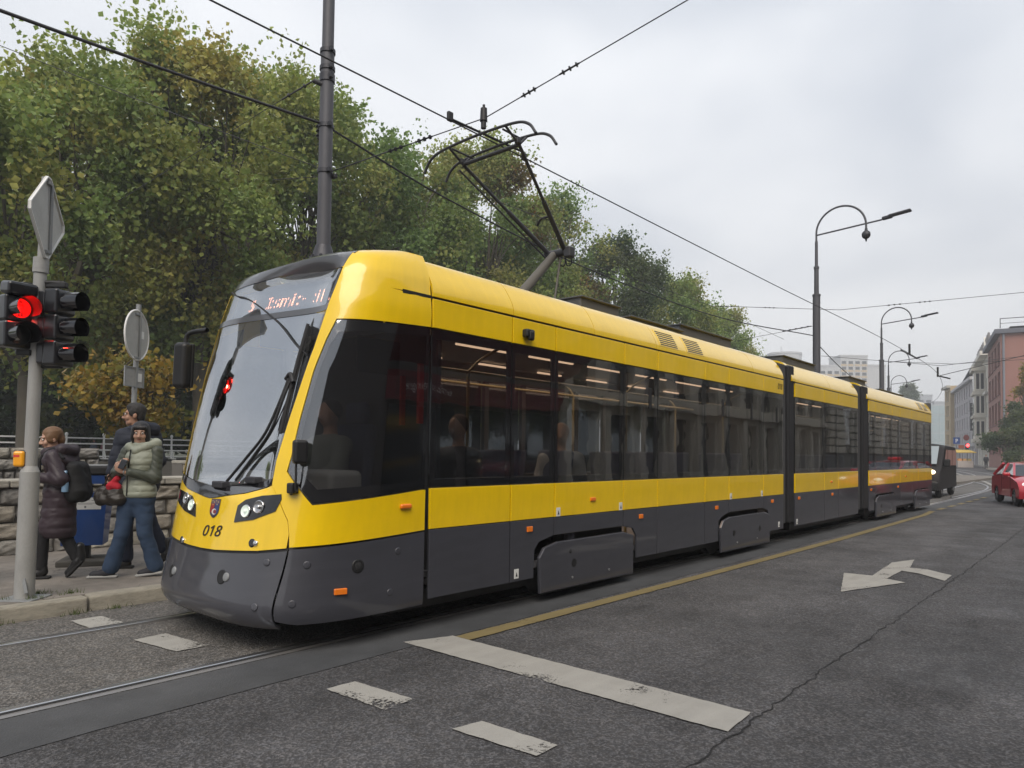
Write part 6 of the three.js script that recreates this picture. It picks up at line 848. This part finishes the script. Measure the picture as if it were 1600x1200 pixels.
{
  const wall = plaster([0.66, 0.62, 0.54]), trim = plaster([0.74, 0.71, 0.64]);
  const t = house('ornate_house', 'cream ornate town house with a bay window, balconies and statues along its roof', [-16.6, 0, -135.6], TH, 24, 18.6, 14, [[2, 4, 8.4, 10.6], [2, 4, 12.2, 14.6], [12.5, 14.3, 4.8, 7.6], [12.5, 14.3, 9, 11.4, 1], [18, 20, 4.8, 7.6], [18, 20, 9, 11.4, 1], [18, 20, 13.3, 15.2], [2.2, 3.8, 0.4, 3.2, 1], [13, 15, 0.4, 3.6], [18.5, 20.5, 0.4, 3.6]], { wall, frame: plaster([0.55, 0.54, 0.5]), trim }, { bands: [[4.2, 0.5, 0.6], [12.0, 0.4, 0.5], [18.4, 0.7, 1.1]] });
  const bay = part(t, 'bay_window', mg([box(5.2, 12.0, 1.6, 7.6, 10.3, -0.75), box(5.8, 0.6, 2.0, 7.6, 4.4, -0.85), box(5.8, 0.4, 2.0, 7.6, 8.4, -0.85), box(5.8, 0.5, 2.0, 7.6, 12.3, -0.85), box(6.0, 0.7, 2.2, 7.6, 16.4, -0.85), extr([[5.2, 3.2], [10, 3.2], [8.6, 2.2], [6.6, 2.2]], 1.2).translate(0, 0.9, -1.3)]), wall);
  for (const [y0, y1, a] of [[5.2, 7.6, 1], [9, 11.8, 0], [13, 15.6, 0]]) for (const [x, z, w, r] of [[6.4, -1.56, 0.75, 0], [7.6, -1.56, 0.75, 0], [8.8, -1.56, 0.75, 0], [4.97, -0.45, 0.42, 1], [4.97, -1.1, 0.42, 1], [10.23, -0.75, 0.8, 1]]) { const f = part(bay, 'bay_frame', r ? box(0.06, y1 - y0 + 0.2, w + 0.2, x, (y0 + y1) / 2, z) : box(w + 0.2, y1 - y0 + 0.2, 0.06, x, (y0 + y1) / 2, z), trim); void f; part(bay, 'pane', r ? box(0.07, y1 - y0, w, x, (y0 + y1) / 2, z) : box(w, y1 - y0, 0.08, x, (y0 + y1) / 2, z), paneDark); }
  for (const y of [4.6, 8.6]) { const b = part(t, 'balcony', mg([box(4.2, 0.25, 1.4, 13.4, y, -0.7), box(4.2, 0.08, 0.08, 13.4, y + 1.05, -1.36), ...Array.from({ length: 12 }, (_, i) => box(0.06, 1.0, 0.06, 11.5 + i * 0.35, y + 0.6, -1.36))]), std([0.2, 0.19, 0.18], 0.8)); void b; }
  part(t, 'parapet', mg([box(24, 1.0, 0.4, 12, 19.2, 0.2), extr([[4.5, 18.6], [10.5, 18.6], [9.8, 20.2], [8.4, 20.6], [7.6, 22.0], [6.8, 20.6], [5.4, 20.2]], 0.5)]), trim);
  for (const x of [0.5, 3.2, 12, 15, 18, 21, 23.5]) part(t, 'roof_statue', new THREE.LatheGeometry([[0.35, 0], [0.38, 0.3], [0.2, 0.5], [0.3, 0.9], [0.34, 1.4], [0.16, 1.75], [0.19, 2.0], [0.01, 2.2]].map(a => new THREE.Vector2(...a)), 10).translate(x, 19.6, 0.2), std([0.2, 0.19, 0.19], 0.9));
  part(t, 'roof', extr([[0, 0.4], [14, 0.4], [11, 3.8], [3, 3.8]], 24).rotateY(Math.PI / 2).scale(1, 1, -1).translate(0, 18.6, 0), std([0.10, 0.10, 0.12], 0.8));
  tree('green plants filling a balcony of the ornate house', [-17.2, 12.3, -147], 1.6, 1.0, { pal: 'deep', seed: 90, n: 260, name: 'balcony_plants', clumps: 8, trunkR: 0.05, base: 0 });
  const sg = decal(64, 512, (c) => { c.fillStyle = '#2b2b2d'; c.fillRect(0, 0, 64, 512); c.fillStyle = '#e6e6e2'; c.font = 'bold 70px sans-serif'; c.textAlign = 'center'; ['Z', 'Z', 'T', 'E', 'L'].forEach((s, i) => c.fillText(s, 32, 75 + i * 98)); });
  part(t, 'vertical_sign', box(0.9, 5.2, 0.12, 22.4, 9.2, -0.9, 0, -1.1), new THREE.MeshStandardMaterial({ map: sg, roughness: 0.6 }));
}
const paleHouse = house('pale_house', 'pale grey-violet town house beyond the ornate one', [-22.6, 0, -166], TH + 0.06, 36, 17.5, 12, grid(36, 17.5, 8, 5, 3, 1.2, 1.5, 2.4), { wall: plaster([0.47, 0.44, 0.45]), frame: plaster([0.55, 0.54, 0.54]) }, { bands: [[17.4, 0.6, 0.8], [4, 0.4, 0.4]] });
{ const g = extr([[-0.2, 17.6], [12, 17.6], [8, 25.0], [3.5, 25.0]], 26).rotateY(Math.PI / 2).scale(1, 1, -1); part(paleHouse, 'roof', g.translate(2, 0, 0.3), std([0.38, 0.40, 0.45], 0.5), 'steep light grey metal roof'); }
house('yellow_house', 'narrow ochre house at the end of the right-hand row', [-32.2, 0, -200], TH + 0.12, 8, 19, 12, grid(8, 19, 2, 5, 3, 1.2, 1.5, 2.4), { wall: plaster([0.50, 0.38, 0.22]), frame: plaster([0.5, 0.48, 0.42]) }, { bands: [[18.8, 0.6, 0.8]] });
struct('far_pavement', (() => { const s = shp([[-6.5, 74], [-8.6, 84], [-12.4, 100], [-17, 132], [-22.6, 163], [-28, 192], [-40, 240], [-20, 240], [-8, 130], [-2, 90], [0, 74]]); const g = new THREE.ExtrudeGeometry(s, { depth: 0.14, bevelEnabled: false }); return g.rotateX(-Math.PI / 2); })(), pav);
{ // glass block and market stalls far along the street
  const t = thing('glass_building', 'pale glass building at the end of the street behind the van', 'building', [-52, 0, -300], FR), gm = phy([0.34, 0.42, 0.44], 0.12, { clearcoat: 1 });
  part(t, 'wall', box(14, 21, 12, 0, 10.5, -6), std([0.4, 0.43, 0.44], 0.6)); for (let i = 0; i < 6; i++) for (let j = 0; j < 6; j++) part(t, 'glass_panel', box(2.1, 3.1, 0.1, -5.75 + i * 2.3, 2 + j * 3.4, 0.05), gm);
}
function tower(name, label, pos, blocks, mat) {
  const t = thing(name, label, 'building', pos, FR);
  for (const [x, w, h, d, rows, cols, wm] of blocks) {
    part(t, 'wall', box(w, h, d, x, h / 2, -d / 2), mat); part(t, 'roof_ledge', box(w + 0.4, 0.9, d + 0.4, x, h + 0.4, -d / 2), mat);
    if (!rows) continue; const ww = w / cols; const wg = new THREE.BoxGeometry(ww * 0.62, 1.5, 0.12), pg = new THREE.BoxGeometry(ww * 0.86, 1.1, 0.1);
    for (let j = 0; j < rows; j++) for (let i = 0; i < cols; i++) { const m = part(t, 'window', wg, paneDark); m.position.set(x - w / 2 + ww * (i + 0.5), h - 3.2 - j * 3.1, 0.06); if (wm) { const q = part(t, 'spandrel', pg, wm); q.position.set(x - w / 2 + ww * (i + 0.5), h - 4.65 - j * 3.1, 0.05); } }
  }
  return t;
}
const conc = plaster([0.52, 0.52, 0.52]), warm = plaster([0.55, 0.42, 0.25]);
tower('apartment_block', 'pale high apartment block with yellowish bands, behind the middle of the tram', [-110.6, -2, -404.5], [[-11.5, 11, 51.5, 14, 9, 3, warm], [1.5, 14.5, 57, 14, 11, 4, warm], [13.5, 9.5, 52, 12, 0, 0]], conc);
tower('apartment_block', 'distant grey apartment block right of the tram roof, above the van', [-86, -2, -480], [[-5, 9, 40, 12, 9, 2], [5, 9, 36, 12, 8, 2], [14, 8, 29, 12, 6, 2]], plaster([0.42, 0.44, 0.47]));
tower('apartment_block', 'low far block half hidden behind the van and street', [-70, -2, -395], [[0, 20, 22, 12, 5, 5]], plaster([0.4, 0.41, 0.43]));
{ const t = thing('round_tower', 'round-cornered pale tower above the joint of the first two tram sections', 'building', [-152, -2, -421], FR); part(t, 'wall', new THREE.CylinderGeometry(9.5, 9.5, 63, 14).translate(0, 31.5, 0), conc); part(t, 'roof_ledge', new THREE.CylinderGeometry(9.8, 9.8, 1, 14).translate(0, 63.3, 0), conc); part(t, 'roof_mast', cyl([-2, 63, 0], [-2, 68, 0], 0.12), M.darkMetal); const wg = new THREE.BoxGeometry(2.6, 1.5, 0.2); for (let j = 0; j < 4; j++) for (let i = -2; i < 3; i++) { const a = (i + 0.5) * 0.4488, m = part(t, 'window', wg, paneDark); m.position.set(Math.sin(a) * 9.3, 58 - j * 3.2, Math.cos(a) * 9.3); m.rotation.y = a; } }
// across the street, mirrored in the tram: red shop, arcaded house, rusticated house
{
  const red = std([0.16, 0.014, 0.026], 0.6), t = thing('shop', 'dark red lingerie shop with a ribbed awning, seen mirrored in the cab windows', 'shop', [6.8, 0, -10.2], Math.PI / 2);
  part(t, 'wall', box(33, 9.5, 6, -6.5, 4.75, 3.1), plaster([0.10, 0.09, 0.09])); part(t, 'fascia', box(10, 0.8, 0.2, 5, 3.25, -0.02), red);
  const lett = decal(1024, 128, (c) => { c.fillStyle = '#5a1020'; c.fillRect(0, 0, 1024, 128); c.fillStyle = '#d9cfd0'; c.font = '74px sans-serif'; c.textAlign = 'center'; c.fillText('exclusivelingerie', 512, 88); });
  part(t, 'shop_sign', box(4.2, 0.52, 0.04, 3.4, 3.2, -0.15, 0, Math.PI), new THREE.MeshStandardMaterial({ map: lett, roughness: 0.6 }));
  for (let i = 0; i < 2; i++) part(t, 'shop_window', box(4.2, 2.6, 0.1, 2.6 + i * 4.8, 1.4, -0.02), paneDark);
  for (let i = 0; i < 14; i++) part(t, 'awning_rib', box(0.08, 0.06, 2.0, 0.4 + i * 0.7, 4.45, -0.9, 0.5), std([0.09, 0.01, 0.016], 0.6)); part(t, 'awning', box(10, 0.05, 2.0, 5, 4.4, -0.9, 0.5), red);
  const st = plaster([0.52, 0.48, 0.40]), dk = std([0.03, 0.035, 0.05], 0.3);
  const a = thing('arcade_house', 'stone house with arched windows over shop fronts, seen mirrored in the tram windows', 'building', [6.8, 0, -20.4], Math.PI / 2);
  const n = 11, wd = 2.6, holes = []; for (let i = 0; i < n; i++) { const x0 = i * wd + 0.45, x1 = i * wd + wd - 0.45, r = (x1 - x0) / 2, p = [[x0, 3.9], [x1, 3.9], [x1, 4.7]]; for (let k = 1; k < 14; k++) { const q = Math.PI * k / 14; p.push([(x0 + x1) / 2 + Math.cos(q) * r, 4.7 + Math.sin(q) * r * 1.25]); } p.push([x0, 4.7]); holes.push(p, [[x0 + 0.1, 0.25], [x1 - 0.1, 0.25], [x1 - 0.1, 3.0], [x0 + 0.1, 3.0]]); }
  part(a, 'wall', extr(rect(0, n * wd, 0, 11.5), 0.5, 0, holes), st); part(a, 'cornice', box(n * wd, 0.3, 0.6, n * wd / 2, 3.45, -0.1), st); part(a, 'back_wall', box(n * wd, 11.5, 0.4, n * wd / 2, 5.75, 3.0), dk); part(a, 'roof', box(n * wd, 0.3, 8, n * wd / 2, 11.65, 3.6), dk); part(a, 'floor', box(n * wd, 0.2, 2.6, n * wd / 2, 3.5, 1.75), dk);
  for (let i = 0; i < n; i++) { part(a, 'shop_window', box(1.5, 2.7, 0.06, i * wd + wd / 2, 1.65, 0.42), paneDark); part(a, 'pilaster', box(0.5, 3.2, 0.25, i * wd, 1.7, -0.1), st); part(a, 'pane', box(1.7, 2.2, 0.05, i * wd + wd / 2, 5.0, 0.42), paneDark); }
  const rt = thing('rusticated_house', 'grey house of grooved stone courses, seen mirrored in the rear windows of the tram', 'building', [6.8, 0, -50], Math.PI / 2);
  part(rt, 'wall', box(46, 9, 6, 23, 4.5, 3.1), plaster([0.16, 0.155, 0.14])); for (let j = 0; j < 9; j++) for (let i = 0; i < 9; i++) part(rt, 'stone_course', box(3.5, 0.42, 0.3, i * 5.1 + 2, 1.9 + j * 0.52, 0), st);
  for (let i = 0; i < 9; i++) part(rt, 'window', box(1.1, 2.6, 0.1, i * 5.1 + 4.5, 3.6, -0.02), M.white); 
}
// ---------- vehicles ----------
const tyre = std([0.014, 0.014, 0.015], 0.85), rimMat = std([0.35, 0.35, 0.36], 0.35, { metalness: 0.8 });
function wheel(t, x, y, z, r, w, outer) { const k = part(t, 'wheel', mg([new THREE.TorusGeometry(r - 0.075, 0.078, 10, 30).rotateY(Math.PI / 2).scale(w / 0.156, 1, 1).translate(x, y, z)]), tyre); part(k, 'rim', mg([new THREE.CylinderGeometry(r - 0.12, r - 0.12, w * 0.7, 24).rotateZ(Math.PI / 2).translate(x, y, z), ...[0, 1, 2, 3, 4].map(i => box(0.03, r * 0.62, 0.06, 0, r * 0.31, 0).rotateX(i * 1.257).translate(x + outer * w * 0.38, y, z))]), rimMat); }
// side profile (z forward, y) lofted across with shoulders: sections from the middle outwards
function bodyLoft(profile, W, rise) { const n = 9, pos = [], idx = [], P = profile.length; for (let i = 0; i < n; i++) { const u = i / (n - 1) * 2 - 1, e = Math.pow(Math.abs(u), 4); for (const [z, y, k] of profile) pos.push(u * W / 2 * (1 - (k || 0) * Math.abs(u) ** 0.0), y - e * rise * (y > 0.6 ? 1 : 0.2), z * (1 - 0.05 * e)); if (i) for (let j = 0; j < P; j++) { const a = (i - 1) * P + j, b = (i - 1) * P + (j + 1) % P; idx.push(a, b, a + P, b, b + P, a + P); } } for (const i of [0, n - 1]) { const f = THREE.ShapeUtils.triangulateShape(profile.map(p => new THREE.Vector2(p[0], p[1])), []); for (const t of f) i ? idx.push(...t.map(k => i * P + k).reverse()) : idx.push(...t); } const g = new THREE.BufferGeometry(); g.setAttribute('position', new THREE.Float32BufferAttribute(pos, 3)); g.setIndex(idx); return toCreasedNormals(g, 0.7); }
{
  const red = phy([0.48, 0.014, 0.03], 0.35, { clearcoat: 1, clearcoatRoughness: 0.05 });
  const t = thing('car', 'red hatchback with a roof sign driving towards the tram lane at the right edge', 'car', [-2.14, 0, -27.55], 0.30); t.scale.y = 0.9;
  const arch = (z, r) => { const o = []; for (let k = 0; k <= 10; k++) { const a = Math.PI * (1 - k / 10); o.push([z + Math.cos(a) * r, 0.3 + Math.sin(a) * r]); } return o.reverse().map(p => p); };
  const prof = [[1.92, 0.28], [1.98, 0.5], [1.92, 0.72], [1.72, 0.86], [0.95, 1.0], [0.25, 1.06], [-1.4, 1.04], [-1.86, 0.98], [-1.95, 0.6], [-1.9, 0.3], ...arch(-1.2, 0.36).reverse(), ...arch(1.18, 0.36).reverse()];
  part(t, 'body', bodyLoft(prof, 1.68, 0.06), red);
  const cab = [[0.92, 0.98], [0.1, 1.40], [-0.6, 1.46], [-1.3, 1.40], [-1.78, 0.98]];
  part(t, 'roof', mg([bodyLoft([[0.16, 1.40], [-0.55, 1.475], [-1.28, 1.43], [-1.3, 1.39], [-0.55, 1.43], [0.1, 1.36]], 1.26, 0.04), ...[-1, 1].flatMap(s => [cyl([s * 0.76, 1.0, 0.92], [s * 0.6, 1.40, 0.14], 0.035), cyl([s * 0.8, 1.02, -0.35], [s * 0.63, 1.42, -0.42], 0.035), cyl([s * 0.78, 1.0, -1.7], [s * 0.6, 1.40, -1.25], 0.05)])]), red);
  const win = (pts) => { const g = new THREE.BufferGeometry(); g.setAttribute('position', new THREE.Float32BufferAttribute(pts.flat(), 3)); g.setIndex([0, 1, 2, 0, 2, 3]); g.computeVertexNormals(); return g; };
  const gl = phy([0.02, 0.022, 0.025], 0.05, { clearcoat: 1 });
  part(t, 'windscreen', win([[-0.74, 1.0, 0.93], [0.74, 1.0, 0.93], [0.58, 1.39, 0.16], [-0.58, 1.39, 0.16]]), glass([0.45, 0.48, 0.48], 2.0)); part(t, 'rear_window', win([[-0.74, 1.0, -1.74], [0.74, 1.0, -1.74], [0.58, 1.39, -1.3], [-0.58, 1.39, -1.3]]), gl);
  for (const s of [-1, 1]) { part(t, 'side_window', win([[s * 0.785, 1.03, 0.86], [s * 0.62, 1.39, 0.14], [s * 0.63, 1.41, -0.38], [s * 0.80, 1.03, -0.30]]), gl); part(t, 'side_window', win([[s * 0.80, 1.03, -0.40], [s * 0.63, 1.41, -0.46], [s * 0.60, 1.38, -1.22], [s * 0.775, 1.03, -1.6]]), gl); part(t, 'mirror', rbox(0.2, 0.12, 0.1, s * 0.92, 1.05, 0.72, 0.04), red); part(t, 'door', mg([box(0.008, 0.55, 0.015, s * 0.842, 0.72, 0.8), box(0.008, 0.55, 0.015, s * 0.842, 0.72, -0.36), box(0.01, 0.03, 0.16, s * 0.845, 0.9, -0.1)]), M.black); part(t, 'headlight', put(sph(0.16, 0, 0, 0, 0.85, 0.5, 0.7), s * 0.62, 0.74, 1.79), std([0.8, 0.8, 0.8], 0.1, { emissive: C(1, 1, 0.95), emissiveIntensity: 0.35 })); wheel(t, s * 0.74, 0.3, 1.18, 0.3, 0.19, s); wheel(t, s * 0.74, 0.3, -1.2, 0.3, 0.19, s); }
  part(t, 'interior', mg([box(1.4, 0.5, 2.2, 0, 0.78, -0.4), rbox(0.45, 0.6, 0.15, -0.35, 1.05, -0.3, 0.05), rbox(0.45, 0.6, 0.15, 0.35, 1.05, -0.3, 0.05)]), M.black);
  part(t, 'grille', mg([box(1.1, 0.18, 0.05, 0, 0.42, 1.965), rbox(0.2, 0.1, 0.05, -0.6, 0.40, 1.93, 0.03), rbox(0.2, 0.1, 0.05, 0.6, 0.4, 1.93, 0.03)]), M.black);
  part(t, 'roof_sign', rbox(0.42, 0.13, 0.16, 0.0, 1.53, -0.35, 0.04), phy([0.5, 0.02, 0.03], 0.4));
}
function van(label, cols, pos, turn, o = {}) {
  const t = thing('van', label, 'van', pos, turn), paintM = phy(cols[0], 0.6, { specularIntensity: 0.35 });
  const prof = [[2.4, 0.3], [2.46, 0.7], [2.3, 1.0], [1.75, 1.16], [1.05, 1.84], [0.7, 1.95], [-2.2, 1.93], [-2.42, 1.7], [-2.45, 0.35]];
  part(t, 'body', bodyLoft(prof, 1.88, 0.10), paintM);
  const ws = part(t, 'windscreen', (() => { const g = new THREE.BoxGeometry(1.6, 0.92, 0.02); g.rotateX(-0.80); return g.translate(0, 1.52, 1.43); })(), phy([0.30, 0.34, 0.36], 0.06, { clearcoat: 1 })); void ws;
  for (const s of [-1, 1]) { for (const [z0, z1] of [[1.25, 0.3], [0.22, -0.9], [-0.98, -2.1]]) part(t, 'side_window', side([[z0, 1.14], [z1, 1.14], [z1, 1.72], [z0 - (z0 > 1 ? 0.55 : 0), 1.72]], 0, 0.02, 0.002).scale(s, 1, 1).translate(s * 0.945, 0, 0), M.blackGloss); part(t, 'headlight', put(sph(0.13, 0, 0, 0, 0.9, 0.6, 0.6), s * 0.72, 0.92, 2.3), o.lit ? std([0.9, 0.85, 0.7], 0.2, { emissive: C(1, 0.78, 0.42), emissiveIntensity: 2.2 }) : M.chrome); part(t, 'mirror', rbox(0.2, 0.27, 0.13, s * 1.06, 1.24, 1.25, 0.04), M.black); wheel(t, s * 0.84, 0.33, 1.55, 0.33, 0.2, s); wheel(t, s * 0.84, 0.33, -1.5, 0.33, 0.2, s); }
  part(t, 'bumper', mg([rbox(1.86, 0.36, 0.2, 0, 0.42, 2.42, 0.08), box(1.1, 0.2, 0.05, 0, 0.74, 2.47)]), M.black);
  return t;
}
van('dark grey van with lit headlights following right behind the tram', [[0.028, 0.026, 0.027]], [-5.96, 0, -30.6], 0.03, { lit: true }).scale.z = 0.9;
{ const v = van('white van with two yellow roof lamps behind the dark van', [[0.6, 0.6, 0.6]], [-9.55, 0, -47.5], -0.2); for (const s of [-0.6, 0.6]) part(v, 'roof_lamp', rbox(0.3, 0.16, 0.2, s, 2.02, 0.4, 0.05), phy([0.8, 0.5, 0.02], 0.3)); v.scale.y = 1.1; }
{ const t = thing('traffic_light', 'far red traffic light in front of the ornate house', 'traffic light', [-18.6, 0.1, -129], FR); part(t, 'pole', cyl([0, 0, 0], [0, 3.6, 0], 0.07), M.galv); part(t, 'housing', rbox(0.42, 1.15, 0.3, 0, 3.0, 0, 0.05), M.black); part(t, 'red_lamp', new THREE.CircleGeometry(0.24, 20).translate(0, 3.3, 0.16), std([0.2, 0, 0], 0.4, { emissive: C(1, 0.03, 0.03), emissiveIntensity: 7 })); part(t, 'round_sign', new THREE.CylinderGeometry(0.45, 0.45, 0.05, 24).rotateX(Math.PI / 2).translate(-0.1, 4.5, 0), std([0.3, 0.06, 0.05], 0.6)); }
{ const t = thing('parking_sign', 'blue parking sign with a white letter P far down the street', 'traffic sign', [-19, 0.1, -122.4], FR); part(t, 'post', cyl([0, 0, 0], [0, 4.3, 0], 0.06), M.galv); const p = decal(128, 128, (c) => { c.fillStyle = '#1d4f9e'; c.fillRect(0, 0, 128, 128); c.fillStyle = '#fff'; c.font = 'bold 104px sans-serif'; c.textAlign = 'center'; c.fillText('P', 64, 102); }); part(t, 'plate', box(0.95, 0.95, 0.05, 0, 3.9, 0.08), new THREE.MeshStandardMaterial({ map: p, roughness: 0.5 })); part(t, 'lower_plate', box(0.8, 0.5, 0.05, 0.7, 3.0, 0.08), std([0.5, 0.13, 0.04], 0.6)); }
for (const [i, p] of [[-20.2, 0.1, -124.5], [-17.6, 0.1, -118.5]].entries()) {
  const t = thing('market_stall', i ? 'small market stall with a yellow awning on the far pavement' : 'white market stall farther along the far pavement', 'stall', p, FR);
  part(t, 'counter', box(2.2, 0.95, 1.2, 0, 0.48, 0), plaster([0.5, 0.45, 0.42])); part(t, 'awning', box(2.8, 0.12, 1.8, 0, 2.3, 0, 0.2), plaster(i ? [0.7, 0.5, 0.12] : [0.7, 0.7, 0.68]));
  for (const x of [-1.2, 1.2]) part(t, 'post', cyl([x, 0, 0.5], [x, 2.2, 0.5], 0.05), M.galv);
  for (const x of [-0.7, 0, 0.7]) part(t, 'crate', box(0.5, 0.35, 0.5, x, 1.1, 0.2), plaster([0.6 - 0.2 * x, 0.35, 0.12]));
}
renderer.render(scene, camera);
